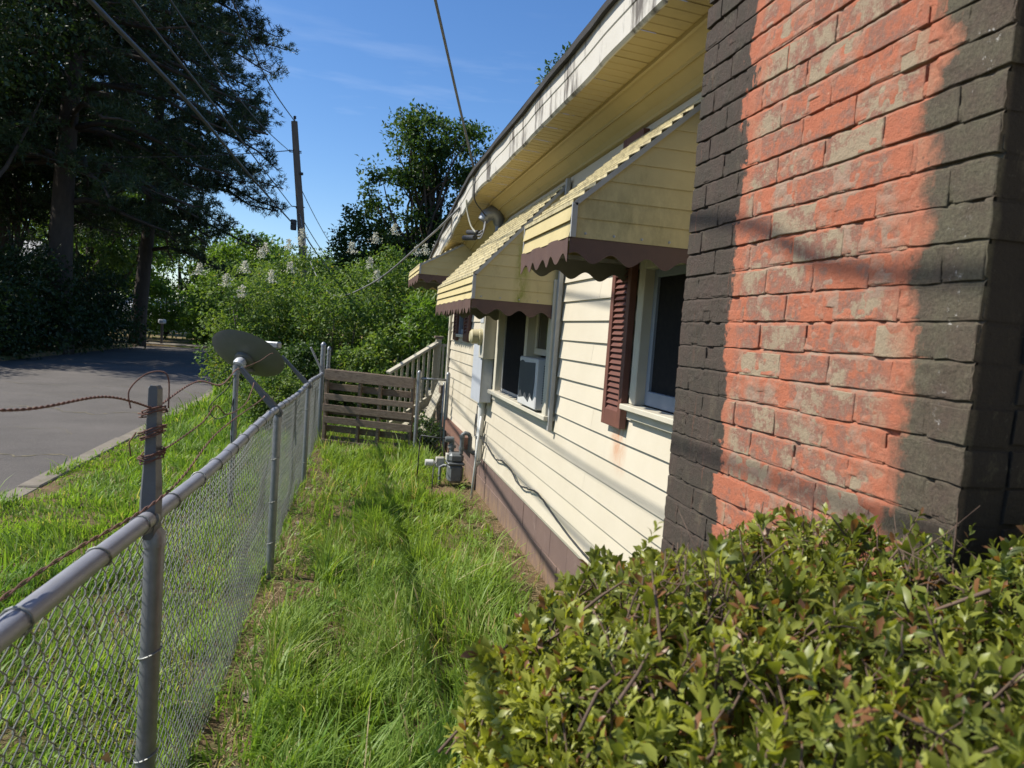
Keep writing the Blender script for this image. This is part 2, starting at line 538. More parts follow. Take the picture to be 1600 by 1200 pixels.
m['ltleaf'] = leaf_mat('bright_leaf', (.085, .165, .028), (.150, .225, .040), None, .45, .45, (1.3, 1.35, .5))
m['myrtle'] = leaf_mat('myrtle_leaf', (.068, .130, .032), (.215, .275, .075), (.27, .21, .08), .42, .5, (1.35, 1.4, .5), .22, .93)
m['flower'] = leaf_mat('white_flower', (.66, .64, .55), (.56, .53, .40), None, .3, .6, (1, 1, .9))


# ------------------------------------------------------------------ ground, road, kerb
KERB = -2.72
ROADZ = -.10


def ground_z(x, y):
    x = np.asarray(x, float)
    y = np.asarray(y, float)
    n = (vnoise(x * 1.3, y * 1.3, 3) - .5) * .05 + (vnoise(x * 4, y * 4, 5) - .5) * .02
    n = n * np.clip((x - KERB - .2) / .5, 0, 1) * np.clip((1.40 - x) / .3, .25, 1)
    return n


def soil_mat():
    mm, t, out = new_mat('soil_and_thatch')
    g = N(t, 'ShaderNodeNewGeometry')
    pos = g.outputs['Position']
    a = mixrgb(t, rng_map(t, noise(t, pos, 6, 9, .75), .35, .65), (.15, .105, .062), (.24, .165, .092))
    a = mixrgb(t, rng_map(t, noise(t, pos, 60, 6, .8), .5, .7), a, (.33, .235, .13))
    gr = mixrgb(t, noise(t, pos, 12, 6, .7), (.055, .095, .022), (.10, .13, .035))
    a = mixrgb(t, rng_map(t, noise(t, pos, 1.6, 5, .7), .38, .55), gr, a)
    p = N(t, 'ShaderNodeBsdfPrincipled', Roughness=.95)
    p.inputs['Specular IOR Level'].default_value = .1
    t.links.new(a, p.inputs['Base Color'])
    b = N(t, 'ShaderNodeBump', Strength=1., Distance=.03)
    t.links.new(noise(t, pos, 45, 8, .8), b.inputs['Height'])
    t.links.new(b.outputs['Normal'], p.inputs['Normal'])
    t.links.new(p.outputs['BSDF'], out.inputs['Surface'])
    return mm


m['soil'] = soil_mat()


def grid(name, xs, ys, fz, mat):
    X, Yg = np.meshgrid(xs, ys)
    Z = fz(X, Yg)
    V = np.stack([X, Yg, Z], -1).reshape(-1, 3)
    nx, ny = len(xs), len(ys)
    i = (np.arange(ny - 1)[:, None] * nx + np.arange(nx - 1)[None]).ravel()
    return mesh_np(name, V, np.stack([i, i + 1, i + nx + 1, i + nx], 1), mat, smooth=True)


def gz_all(X, Y):
    z = ground_z(X, Y)
    inroad = (X < KERB - .06) & (X > -9.6) & (Y < 38.6)
    return np.where(inroad, ROADZ - .06, z)


xs = np.concatenate([[-900, -300, -120, -60, -30, -18, -12, -9.62, -9.58, -6, KERB - .12, KERB - .05], np.arange(KERB + .08, 1.55, .08), [1.7, 3, 6, 12, 30, 80, 250, 900]])
ys = np.concatenate([[-600, -120, -30, -8, -3], np.arange(-1, 14, .09), np.arange(14, 38.5, .7), [38.58, 38.62, 42, 50, 60, 80, 130, 260, 600, 1500]])
tag(grid('ground', xs, ys, gz_all, m['soil']), kind='structure')

rx = np.array([-9.6, -8.5, -7, -5.5, -4, -3.2, KERB - .10])
ry = np.concatenate([np.arange(-30, 38, 1.0), [38.6]])
tag(grid('road', rx, ry, lambda X, Y: ROADZ + .03 * np.sin((X + 9.6) / 6.8 * math.pi) + 0 * Y, m['asphalt']), kind='structure')

# kerb, in lengths with open joints
kb = thing('kerb', None, None)
tag(kb, kind='structure')
y = -4.0
while y < 38:
    L = 2.9 + random.uniform(-.1, .1)
    dz = random.uniform(-.012, .006)
    dx = random.uniform(-.012, .012)
    MB().box(KERB - .12 + dx, KERB + .07 + dx, y, y + L - .015, -.3, .018 + dz).build('kerb_stone', m['concrete'], kb, bevel=.012)
    y += L
# cracks with sand and weeds across the road
for (y0, x0, x1, w) in ((7.4, -5.0, -3.3, .018), (11.2, -6.6, -3.6, .016), (15.6, -7.5, -4.2, .02), (9.2, -6.2, KERB - .12, .05), (13.4, -5.4, KERB - .12, .07), (17.6, -8.8, -3.2, .03)):
    mb = MB()
    pts = [(x0 + (x1 - x0) * i / 60, y0 + random.uniform(-.07, .07) + .25 * math.sin(i * .16) + .1 * math.sin(i * .5)) for i in range(61)]
    for (a, b), (c, d) in zip(pts, pts[1:]):
        za = ROADZ + .03 * math.sin((a + 9.6) / 6.8 * math.pi) + .004
        zc = ROADZ + .03 * math.sin((c + 9.6) / 6.8 * math.pi) + .004
        ww = w * random.uniform(.15, 1.2)
        mb.add([(a, b - ww / 2, za), (c, d - ww / 2, zc), (c, d + ww / 2, zc), (a, b + ww / 2, za)], [(0, 1, 2, 3)])
    tag(mb.build('road_crack', m['crack']), kind='structure')
# pale concrete apron where the road ends
tag(MB().box(-12, -1.5, 38.62, 40.4, -.2, .02).build('driveway_apron', m['concrete']), kind='structure')

# ------------------------------------------------------------------ the house
WX = 1.42
YN, YF = -1.6, 10.46
EXPO, Z0, NB = .127, .425, 19
OPEN = [(2.80, 3.47, 1.40, 2.14), (4.97, 6.86, 1.165, 2.08), (9.03, 9.60, 1.665, 2.32)]


def cut(y0, y1, z0, z1):
    rects = [(y0, y1, z0, z1)]
    for (a, b, c, d) in OPEN:
        nxt = []
        for (p, q, r, s) in rects:
            if q <= a or p >= b or s <= c or r >= d:
                nxt.append((p, q, r, s))
                continue
            if p < a:
                nxt.append((p, a, r, s))
            if q > b:
                nxt.append((b, q, r, s))
            if r < c:
                nxt.append((max(p, a), min(q, b), r, c))
            if s > d:
                nxt.append((max(p, a), min(q, b), d, s))
        rects = nxt
    return rects


def sag(y):                      # the eave hangs lower towards the far corner
    return -.115 * max(0., y - 6.9) - .012 * max(0, y - 6.9) ** 2


house = thing('house', 'low cream clapboard house with yellow soffit and brown foundation beside the narrow grass yard', 'house', (4.5, 4.4, 0))
for k in range(NB):
    z0, z1 = Z0 + k * EXPO, Z0 + (k + 1) * EXPO + .012
    joints = [YN, YF]
    if k % 3 == 0:
        joints = [YN, 4.05 + (k % 5) * .03, YF]
    elif k % 3 == 1:
        joints = [YN, 7.9, YF]
    for ja, jb in zip(joints, joints[1:]):
        for (p, q, r, s) in cut(ja, jb - .002, z0, z1):
            mb = MB()
            fx = lambda z: WX - .010 + (z - z0) / EXPO * .014
            # finely split along its length so that the aluminium can ripple
            n = max(1, int((q - p) / .45))
            ysn = np.linspace(p, q, n + 1)
            off = [(vnoise(yy * .9, k * 7.3, 11) - .5) * .010 + (vnoise(yy * 2.3, k * 3.1, 12) - .5) * .004 for yy in ysn]
            dzz = [(vnoise(yy * .7, k * 5.3, 13) - .5) * .007 for yy in ysn]
            vs, fs = [], []
            for yy, o_, dz_ in zip(ysn, off, dzz):
                lo = r + (dz_ if r == z0 else 0)
                vs += [(fx(r) + o_ * .5, yy, lo), (fx(s) + o_ * .5, yy, s), (fx(s) + .012, yy, s), (fx(r) + .014, yy, lo)]
            for i in range(n):
                a = i * 4
                fs += [(a, a + 1, a + 5, a + 4), (a + 1, a + 2, a + 6, a + 5), (a + 3, a, a + 4, a + 7), (a + 2, a + 3, a + 7, a + 6)]
            fs += [(3, 2, 1, 0), (n * 4, n * 4 + 1, n * 4 + 2, n * 4 + 3)]
            mb.add(vs, fs)
            mb.build('siding_board', m['siding'], house)
# structural wall behind the boards, interior, roof
mb = MB()
for (p, q, r, s) in cut(YN, YF, .40, 2.98):
    mb.box(WX + .022, WX + .16, p, q, r, s)
mb.build('wall_core', m['interior'], house)
MB().box(WX + .16, WX + .18, YF - .16, YF, .3, 2.98).box(1.6, 8, YF - .14, YF, .0, 2.98).box(1.6, 8, YN, YN + .14, 0, 2.98).box(7.9, 8, YN, YF, 0, 2.98).build('end_wall', m['siding'], house)
MB().box(WX + .17, 7.9, YN + .14, YF - .16, .30, .42).build('floor_deck', m['interior'], house)
MB().box(2.9, 2.95, YN + .14, YF - .16, .42, 2.9).build('inner_partition', m['interior'], house)
MB().box(WX - .035, WX + .05, YF + .001, YF + .045, .42, 2.9).box(WX - .036, WX - .012, YF - .06, YF + .001, .42, 2.86).build('corner_post', m['white'], house)
# concrete block foundation, painted brown
fz = [(-.25, -.02), (-.02, .19), (.19, .415)]
for r_, (a, b) in enumerate(fz):
    y = YN - (.2 if r_ % 2 else 0)
    while y < YF:
        y1 = min(y + .40, YF)
        if y1 - max(y, YN) > .05:
            dx = random.uniform(-.002, .002)
            MB().box(WX + .012 + dx, WX + .14, max(y, YN) + .003, y1 - .003, a + .003, b - .003).build('foundation_block', m['found'], house, bevel=.004)
        y += .40
MB().box(WX + .017, WX + .10, YN, YF, -.3, .41).build('foundation_joint', m['found'], house)
MB().hexa([(WX - .004, YN, .400), (WX + .10, YN, .400), (WX + .10, YF, .400), (WX - .004, YF, .400)],
          [(WX - .012, YN, .424), (WX + .10, YN, .424), (WX + .10, YF, .424), (WX - .012, YF, .424)]).build('starter_strip', m['white'], house)

# eave: fascia pans, soffit panels, frieze cove, drip edge, roof
FX, FB, FT = 1.05, 2.955, 3.165
ys_f = [-1.9, .9, 2.62, 4.38, 6.05, 6.92, 7.75, 8.5, 9.3, 10.1, 10.9]
for i, (a, b) in enumerate(zip(ys_f, ys_f[1:])):
    n = max(2, int((b - a) / .12))
    vs, fs = [], []
    tilt = random.uniform(-.012, .012) if a > 6 else random.uniform(-.003, .003)
    for k in range(n + 1):
        yy = a + (b - a - .006) * k / n
        s_ = sag(yy)
        rip = (vnoise(yy * 3.1, i * 2.7, 21) - .5) * (.010 if a < 6 else .028)
        lowr = (vnoise(yy * 4.7, i, 22) - .5) * (.010 if a < 6 else .045)
        x0 = FX + rip + tilt * k / n
        vs += [(x0 + .012, yy, FB + s_ + lowr), (x0, yy, FB + .012 + s_ + lowr), (x0 - .001, yy, FB + .115 + s_), (x0 - .006, yy, FB + .121 + s_),
               (x0 - .006, yy, FT + s_ + tilt), (x0 + .02, yy, FT + s_ + tilt), (x0 + .02, yy, FB + s_ + lowr)]
    for k in range(n):
        o_ = k * 7
        for j in range(7):
            j2 = (j + 1) % 7
            fs.append((o_ + j, o_ + j2, o_ + 7 + j2, o_ + 7 + j))
    fs += [tuple(range(7)), tuple(range(n * 7, n * 7 + 7))[::-1]]
    MB().add(vs, fs).build('fascia_panel', m['fascia'], house)
yy = -1.9
SX = 1.245
while yy < 10.85:
    y1 = yy + .30
    s0 = sag(yy + .15)
    mb = MB()
    prof = []
    for k in range(4):                    # V grooves across the panel
        a = yy + .075 * k
        prof += [(a, .000), (a + .062, .000), (a + .067, .003), (a + .071, .003)]
    prof.append((y1 - .002, 0))
    vs, fs = [], []
    for (p, g) in prof:
        sg = sag(p)
        vs += [(FX + .02, p, FB + .012 + g + sg), (SX, p, FB + .002 + g + sg)]
    for k in range(len(prof) - 1):
        fs.append((2 * k, 2 * k + 1, 2 * k + 3, 2 * k + 2))
    mb.add(vs, fs).build('soffit_panel', m['soffit'], house)
    yy = y1
# frieze: cove between the soffit and the wall with two raised beads
prof = [(SX - .004, FB + .004), (SX - .004, FB - .016), (SX + .006, FB - .020), (SX + .012, FB - .012), (SX + .075, FB - .055), (SX + .078, FB - .068), (SX + .090, FB - .066),
        (SX + .135, FB - .105), (SX + .150, FB - .128), (SX + .150, FB - .146), (SX + .163, FB - .150), (WX + .03, FB - .150), (WX + .03, FB + .03), (SX + .03, FB + .03)]
ysn = np.arange(-1.9, 10.5, .4)
vs, fs = [], []
for p in ysn:
    vs += [(a, p, b + min(0, sag(p))) for a, b in prof]
n = len(prof)
for k in range(len(ysn) - 1):
    for j in range(n):
        fs.append((k * n + j, k * n + (j + 1) % n, (k + 1) * n + (j + 1) % n, (k + 1) * n + j))
fs += [tuple(range(n)), tuple(range((len(ysn) - 1) * n, len(ysn) * n))[::-1]]
MB().add(vs, fs).build('frieze', m['soffit'], house)
vs, fs = [], []
ysn = np.arange(-2.0, 11.0, .18)
for p in ysn:
    j = (vnoise(p * 5, 1, 31) - .5) * .010
    s_ = sag(p)
    vs += [(FX - .034 + j, p, FT - .012 + s_), (FX - .036 + j, p, FT + .022 + s_ + j), (FX + .20, p, FT + .075 + s_), (FX + .20, p, FT + .035 + s_)]
for k in range(len(ysn) - 1):
    for j in range(4):
        fs.append((k * 4 + j, k * 4 + (j + 1) % 4, k * 4 + 4 + (j + 1) % 4, k * 4 + 4 + j))
fs += [(0, 1, 2, 3), tuple(range(len(ysn) * 4 - 4, len(ysn) * 4))[::-1]]
MB().add(vs, fs).build('shingle_edge', m['shingle'], house)
MB().add([(FX + .19, -2, FT + .07), (FX + .19, 10.9, FT - .36), (5, 10.9, 4.15), (5, -2, 4.35), (8.9, -2, 3.15), (8.9, 10.9, 3.0)],
         [(0, 1, 2, 3), (3, 2, 5, 4)]).build('roof', m['shingle'], house)

# window behind the first awning: wooden frame, blue grey sash, dark screen
w1 = MB().box(WX - .03, WX + .10, 3.395, 3.47, 1.40, 2.14).box(WX - .03, WX + .10, 2.80, 2.86, 1.40, 2.14).box(WX - .028, WX + .10, 2.86, 3.395, 2.07, 2.14).build('window', m['white'], house, bevel=.004)
MB().box(WX + .02, WX + .06, 3.355, 3.394, 1.405, 2.07).box(WX + .02, WX + .06, 2.862, 2.90, 1.405, 2.07).box(WX + .016, WX + .062, 2.90, 3.355, 1.405, 1.475).box(WX + .02, WX + .06, 2.90, 3.355, 2.03, 2.069).build('sash', m['sash'], w1, bevel=.003)
MB().box(WX + .036, WX + .042, 2.90, 3.355, 1.475, 2.03).build('pane', m['screen'], w1)
MB().box(WX - .075, WX + .10, 2.79, 3.48, 1.370, 1.398).box(WX - .036, WX - .012, 2.80, 3.47, 1.325, 1.370).build('sill', m['white'], w1, bevel=.004)
# wide window behind the second awning: trim strip, mullion, screened pane, open bay
w2 = MB().box(WX - .072, WX + .10, 4.875, 4.965, 1.15, 2.10).box(WX - .04, WX + .10, 6.862, 6.95, 1.13, 2.10).box(WX - .03, WX + .10, 5.735, 5.815, 1.165, 2.08) \
    .box(WX - .028, WX + .10, 4.966, 5.735, 2.02, 2.10).box(WX - .028, WX + .10, 5.815, 6.86, 2.02, 2.10).build('window', m['white'], house, bevel=.004)
MB().box(WX + .03, WX + .036, 5.84, 6.835, 1.19, 2.02).build('pane', m['screen'], w2)
MB().box(WX + .022, WX + .05, 5.816, 5.84, 1.17, 2.02).box(WX + .022, WX + .05, 6.835, 6.861, 1.17, 2.02).box(WX + .022, WX + .05, 5.84, 6.835, 1.166, 1.19).build('screen_frame', m['alu'], w2)
MB().box(WX - .085, WX + .10, 4.86, 6.97, 1.128, 1.162).box(WX - .036, WX - .014, 4.88, 6.95, 1.088, 1.128).build('sill', m['white'], w2, bevel=.004)
MB().box(WX + .035, WX + .07, 4.966, 5.735, 1.56, 1.61).box(WX + .035, WX + .07, 4.966, 5.02, 1.61, 2.02).box(WX + .035, WX + .07, 5.68, 5.735, 1.61, 2.02).box(WX + .035, WX + .07, 5.34, 5.37, 1.61, 2.02).build('sash', m['white'], w2, bevel=.004)
MB().box(WX + .05, WX + .054, 5.02, 5.34, 1.61, 2.02).box(WX + .05, WX + .054, 5.37, 5.68, 1.61, 2.02).build('pane', m['glass'], w2)
MB().box(WX - .052, WX - .02, 4.848, 4.878, 1.06, 2.78).build('awning_track', m['alu'], w2, bevel=.003)
# small high window by the far corner
w3 = MB().box(WX - .02, WX + .1, 9.03, 9.08, 1.665, 2.32).box(WX - .02, WX + .1, 9.55, 9.60, 1.665, 2.32).box(WX - .02, WX + .1, 9.08, 9.55, 2.26, 2.32).build('window', m['sash'], house)
MB().box(WX + .02, WX + .03, 9.08, 9.55, 1.73, 2.26).build('pane', m['glass'], w3)
MB().box(WX + .005, WX + .05, 9.08, 9.55, 1.67, 1.73).build('sash', m['sash'], w3)
MB().box(WX - .05, WX + .10, 9.0, 9.63, 1.625, 1.664).build('sill', m['white'], w3, bevel=.004)


def shutter(y0, y1, z0, z1, dx=0.0, step=.0305):
    x0, x1 = WX - .050 + dx, WX - .014 + dx
    s = MB().box(x0, x1, y0, y0 + .045, z0, z1).box(x0, x1, y1 - .045, y1, z0, z1).box(x0 + .001, x1, y0 + .045, y1 - .045, z0, z0 + .085) \
        .box(x0 + .001, x1, y0 + .045, y1 - .045, z1 - .085, z1).box(x1 - .006, x1 - .001, y0 + .045, y1 - .045, z0 + .085, z1 - .085).build('shutter', m['shutter'], house, bevel=.002)
    z = z0 + .085
    L = None
    while z < z1 - .085 - step:
        if L is None:
            ya, yb = y0 + .045, y1 - .045
            L = MB().hexa([(x0 + .004, ya, z), (x0 + .009, ya, z - .002), (x0 + .009, yb, z - .002), (x0 + .004, yb, z)],
                          [(x1 - .012, ya, z + .028), (x1 - .007, ya, z + .026), (x1 - .007, yb, z + .026), (x1 - .012, yb, z + .028)]).build('louvre', m['shutter'], s)
            zb = z
        else:
            copy_part(L, (0, 0, z - zb), s)
        z += step


shutter(3.525, 3.80, 1.262, 2.775)
shutter(8.66, 9.02, 1.58, 2.62, step=.04)
shutter(9.62, 9.92, 1.58, 2.5, step=.04)

# ------------------------------------------------------------------ chimney
CX, CN, CF = 1.02, 1.03, 2.166
MODZ, MODY = .0693, .18933
chim = thing('brick_chimney', 'brick chimney, dark paint on both edges and bare orange band between', 'chimney', (1.25, 1.6, 0))
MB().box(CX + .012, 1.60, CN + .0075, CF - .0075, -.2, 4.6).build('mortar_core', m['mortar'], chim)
# the mortar bed itself, lumpy, a few millimetres behind the brick faces
yy_, zz_ = np.linspace(CN + .004, CF - .004, 130), np.arange(1.08, 2.66, .0021)
YY, ZZ = np.meshgrid(yy_, zz_)
fr = ((ZZ - 1.777) / MODZ + .5) % 1.0 - .5                     # 0 in the middle of a bed joint
up_ = np.clip(fr * MODZ / .0088 + .5, 0, 1)                      # 0 at the lower brick, 1 under the upper one
XX = CX + .0012 + .0058 * up_ ** 1.8 * (np.abs(fr) * MODZ < .0065) + (vnoise(YY * 60, ZZ * 60, 15) - .5) * .0045 + (vnoise(YY * 14, ZZ * 14, 16) - .5) * .005
XX = XX + .009 * np.clip((vnoise(YY * 30, np.floor((ZZ - 1.777) / MODZ + .5) * 3.3, 17) - .80) / .1, 0, 1)
nzz, nyy = XX.shape
ii = (np.arange(nzz - 1)[:, None] * nyy + np.arange(nyy - 1)[None]).ravel()
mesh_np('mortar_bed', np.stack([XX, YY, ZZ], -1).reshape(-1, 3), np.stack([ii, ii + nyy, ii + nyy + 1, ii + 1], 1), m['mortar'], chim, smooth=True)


def brick_mesh(name, ly, lz=.0605, lx=.09, seed=0, face='x'):
    """worn brick: a jittered outline with a chamfered front face"""
    r_ = random.Random(seed)
    a, b = (ly / 2, lz / 2)
    ny, nz = max(2, round(ly / .032)), 2
    ring = [(-a + 2 * a * i / ny, -b) for i in range(ny)] + [(a, -b + 2 * b * i / nz) for i in range(nz)] + [(a - 2 * a * i / ny, b) for i in range(ny)] + [(-a, b - 2 * b * i / nz) for i in range(nz)]
    n = len(ring)
    vs, fs = [], []
    out = [(y + r_.gauss(0, .0011), z + r_.gauss(0, .0012)) for y, z in ring]
    for d, k, jt in ((lx / 2, 1., 0.), (-lx / 2 + .0018, 1., .0003), (-lx / 2 + .0004, .0, .0003)):
        for (y, z), (y0, z0) in zip(out, ring):
            if k == 0.:
                y, z = y - math.copysign(.0014, y0) * (abs(y0) > a * .98) , z - math.copysign(.0014, z0) * (abs(z0) > b * .98)
            vs.append((d + r_.gauss(0, jt), y, z))
    for l in range(2):
        for i in range(n):
            j2 = (i + 1) % n
            fs.append((l * n + i, l * n + n + i, l * n + n + j2, l * n + j2))
    c = len(vs)
    vs.append((-lx / 2 + r_.uniform(-.0004, .0006), r_.uniform(-.01, .01), r_.uniform(-.004, .004)))
    for i in range(n):
        fs.append((2 * n + i, c, 2 * n + (i + 1) % n))
    if face == 'y':                      # the end bricks look towards the road side of the stack's near end
        vs = [(-y, x, z) for x, y, z in vs]
    me = bpy.data.meshes.new(name)
    me.from_pydata(vs, [], fs)
    me.polygons.foreach_set('use_smooth', [True] * len(fs))
    me.set_sharp_from_angle(angle=R(24))
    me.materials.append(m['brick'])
    return me


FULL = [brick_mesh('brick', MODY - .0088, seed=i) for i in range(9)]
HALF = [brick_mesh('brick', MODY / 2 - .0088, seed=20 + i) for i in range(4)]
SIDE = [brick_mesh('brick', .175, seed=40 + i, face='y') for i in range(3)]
cl = Vector(chim.location)
stuffv = MB()


def put_brick(meshes, c, vis):
    me = random.choice(meshes)
    c = Vector(c) + Vector((random.uniform(-.0020, .0012), random.uniform(-.0025, .0025), random.uniform(-.0022, .0022)))
    rot = (random.uniform(-.012, .012), random.uniform(-.008, .008), random.uniform(-.006, .006))
    if vis:
        o = bpy.data.objects.new('brick', me)
        C.objects.link(o)
        o.parent = chim
        o.location = c - cl
        o.rotation_euler = rot
    else:
        stuffv.add([c + v.co for v in me.vertices], [tuple(p.vertices) for p in me.polygons])


for k in range(-25, 40):
    z = 1.777 + (k + .5) * MODZ
    vis = 1.12 < z < 2.62
    y = CF
    first_half = (k % 2 != 0)
    wob = random.uniform(-.004, .004)
    if first_half:
        put_brick(HALF, (CX + .045, y - MODY / 4 + wob, z), vis)
        y -= MODY / 2
    while y - MODY > CN - .01:
        put_brick(FULL, (CX + .045, y - MODY / 2 + wob, z), vis)
        y -= MODY
    if first_half:
        put_brick(HALF, (CX + .045, y - MODY / 4, z), vis)
    # near end of the stack
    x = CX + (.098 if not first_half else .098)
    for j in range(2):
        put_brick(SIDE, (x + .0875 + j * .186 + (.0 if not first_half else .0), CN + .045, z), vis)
    for j in range(2):
        put_brick(SIDE, (x + .0875 + j * .186, CF - .045, z), False)
tag(stuffv.build('brickwork', m['brick'], chim), kind='stuff')


# ------------------------------------------------------------------ awnings
def awning(label, yn, yf, xf, zb, zc, zw, nslat, nfront, waves, group='aluminium window awnings'):
    a = thing('window_awning', label, 'awning', (WX - .02, (yn + yf) / 2, zb), group)
    xw = WX - .016
    sl = Vector((xw - xf, 0, zw - zc))
    Ls = sl.length
    d = sl.normalized()
    nrm = Vector((-d.z, 0, d.x))
    st = Ls / nslat
    for i in range(nslat):                                  # overlapping slats of the sloping top
        p0 = Vector((xf, 0, zc)) + d * (i * st) + nrm * .020
        p1 = Vector((xf, 0, zc)) + d * ((i + 1) * st + .012) + nrm * .003
        j = [random.uniform(-.002, .002) for _ in range(4)]
        ya, yb = yn - .014 + j[0], yf + .014 + j[1]
        q = [(p0, 0), (p1, 0)]
        mb = MB()
        mb.hexa([(p0.x, ya, p0.z), (p1.x, ya, p1.z), (p1.x, yb, p1.z), (p0.x, yb, p0.z)],
                [(p0.x + nrm.x * .003, ya, p0.z + .003), (p1.x + nrm.x * .003, ya, p1.z + .003), (p1.x + nrm.x * .003, yb, p1.z + .003), (p0.x + nrm.x * .003, yb, p0.z + .003)])
        mb.hexa([(p0.x - .001, ya, p0.z - .016), (p0.x + .002, ya, p0.z - .016), (p0.x + .002, yb, p0.z - .016), (p0.x - .001, yb, p0.z - .016)],
                [(p0.x - .001, ya, p0.z), (p0.x + .002, ya, p0.z), (p0.x + .002, yb, p0.z), (p0.x - .001, yb, p0.z)])
        mb.build('top_slat', m['awn_top'], a)
    hf = (zc - zb) / nfront
    for i in range(nfront):                                 # front drop
        z0, z1 = zb + i * hf, zb + (i + 1) * hf + .006
        MB().hexa([(xf - .020, yn - .004, z0), (xf - .016, yn - .004, z0), (xf - .016, yf + .004, z0), (xf - .020, yf + .004, z0)],
                  [(xf - .006, yn - .004, z1), (xf - .002, yn - .004, z1), (xf - .002, yf + .004, z1), (xf - .006, yf + .004, z1)]).build('front_slat', m['yellow'], a)
    # side boards, both ends
    hs = .078
    for (ys_, sg) in ((yn, -1), (yf, 1)):
        z = zb
        while z < zw - .02:
            z1 = min(z + hs, zw - .005)
            xa = lambda q: xf + .004 if q <= zc else xf + .004 + (q - zc) / (zw - zc) * (xw - xf)
            o0, o1 = sg * .007, sg * .001
            zz1 = z1 + .006
            pts = [(xa(z), z), (xw, z)]
            lo = [(xa(z), ys_ + o0, z), (xw, ys_ + o0, z), (xw, ys_ + o0 - sg * .003, z), (xa(z), ys_ + o0 - sg * .003, z)]
            if z < zc < zz1:
                MB().hexa(lo, [(xf + .004, ys_ + o1 + sg * .003, zc), (xw, ys_ + o1 + sg * .003, zc), (xw, ys_ + o1, zc), (xf + .004, ys_ + o1, zc)]) \
                    .hexa([(xf + .004, ys_ + o1 + sg * .003, zc), (xw, ys_ + o1 + sg * .003, zc), (xw, ys_ + o1, zc), (xf + .004, ys_ + o1, zc)],
                          [(xa(zz1), ys_ + o1, zz1), (xw, ys_ + o1, zz1), (xw, ys_ + o1 - sg * .003, zz1), (xa(zz1), ys_ + o1 - sg * .003, zz1)]).build('side_slat', m['yellow'], a)
            else:
                t_ = min(xa(zz1), xw - .002)
                MB().hexa(lo, [(t_, ys_ + o1, zz1), (xw, ys_ + o1, zz1), (xw, ys_ + o1 - sg * .003, zz1), (t_, ys_ + o1 - sg * .003, zz1)]).build('side_slat', m['yellow'], a)
            z = z1
        # edge strips and rivets
        e = ys_ + sg * .010
        MB().bar((xf - .004, e, zb), (xf - .004, e, zc + .004), .012, .022, (1, 0, 0)).bar((xf - .004, e, zc), (xw, e, zw), .012, .020).build('edge_strip', m['alu'], a)
        for i in range(5):
            x = xf + .05 + (xw - xf - .08) * i / 4
            MB().lathe((x, ys_ + sg * .006, zb + .018), (0, sg, 0), [(0, .006), (.003, .005), (.005, .001)], 8).build('rivet', m['alu'], a)
        # side valance
        n = 60
        x0, x1 = xf - .012, xw
        per = .155
        vs, fs = [], []
        for i in range(n + 1):
            x = x0 + (x1 - x0) * i / n
            zl = zb - .078 - .020 * math.cos(2 * math.pi * (x - x0) / per + 2.2)
            vs += [(x, ys_ + sg * .004, zb - .001), (x, ys_ + sg * .004, zl), (x, ys_ + sg * .0015, zl), (x, ys_ + sg * .0015, zb - .001)]
        for i in range(n):
            for j in range(4):
                fs.append((i * 4 + j, i * 4 + (j + 1) % 4, i * 4 + 4 + (j + 1) % 4, i * 4 + 4 + j))
        MB().add(vs, fs).build('side_valance', m['valance'], a)
        MB().add([(p[0], p[1] - sg * .0042, p[2] + .001) for p in vs], fs).build('valance_lining', m['lining'], a)
    n = int((yf - yn) * 100)
    vs, fs = [], []
    for i in range(n + 1):
        yy = yn + (yf - yn) * i / n
        zl = zb - .078 - .020 * math.cos(2 * math.pi * waves * i / n)
        b = .004 * math.sin(i * .21)
        vs += [(xf - .020 + b, yy, zb + .004), (xf - .018 + b, yy, zl), (xf - .0155 + b, yy, zl), (xf - .0175 + b, yy, zb + .004)]
    for i in range(n):
        for j in range(4):
            fs.append((i * 4 + j, i * 4 + (j + 1) % 4, i * 4 + 4 + (j + 1) % 4, i * 4 + 4 + j))
    MB().add(vs, fs).build('front_valance', m['valance'], a)
    # frame inside
    MB().bar((xf + .01, yn + .02, zb + .01), (xw, yn + .02, zb + .01), .02, .02).bar((xf + .01, yf - .02, zb + .01), (xw, yf - .02, zb + .01), .02, .02) \
        .bar((xf + .012, yn + .01, zb + .012), (xf + .012, yf - .01, zb + .012), .02, .02).bar((xw - .01, yn + .01, zw - .04), (xw - .01, yf - .01, zw - .04), .02, .02).build('inner_frame', m['alu'], a)
    return a


awning('yellow aluminium awning next to the brick chimney, over the dark screened window', 2.84, 3.64, .845, 2.105, 2.235, 2.74, 13, 2, 5)
awning('long yellow aluminium awning with green mildew streak over the window air conditioner', 4.90, 6.90, .800, 1.925, 2.085, 2.755, 16, 3, 13)
awning('yellow aluminium awning over the small shuttered window by the far corner', 8.62, 10.15, .765, 2.33, 2.43, 2.80, 11, 2, 9)

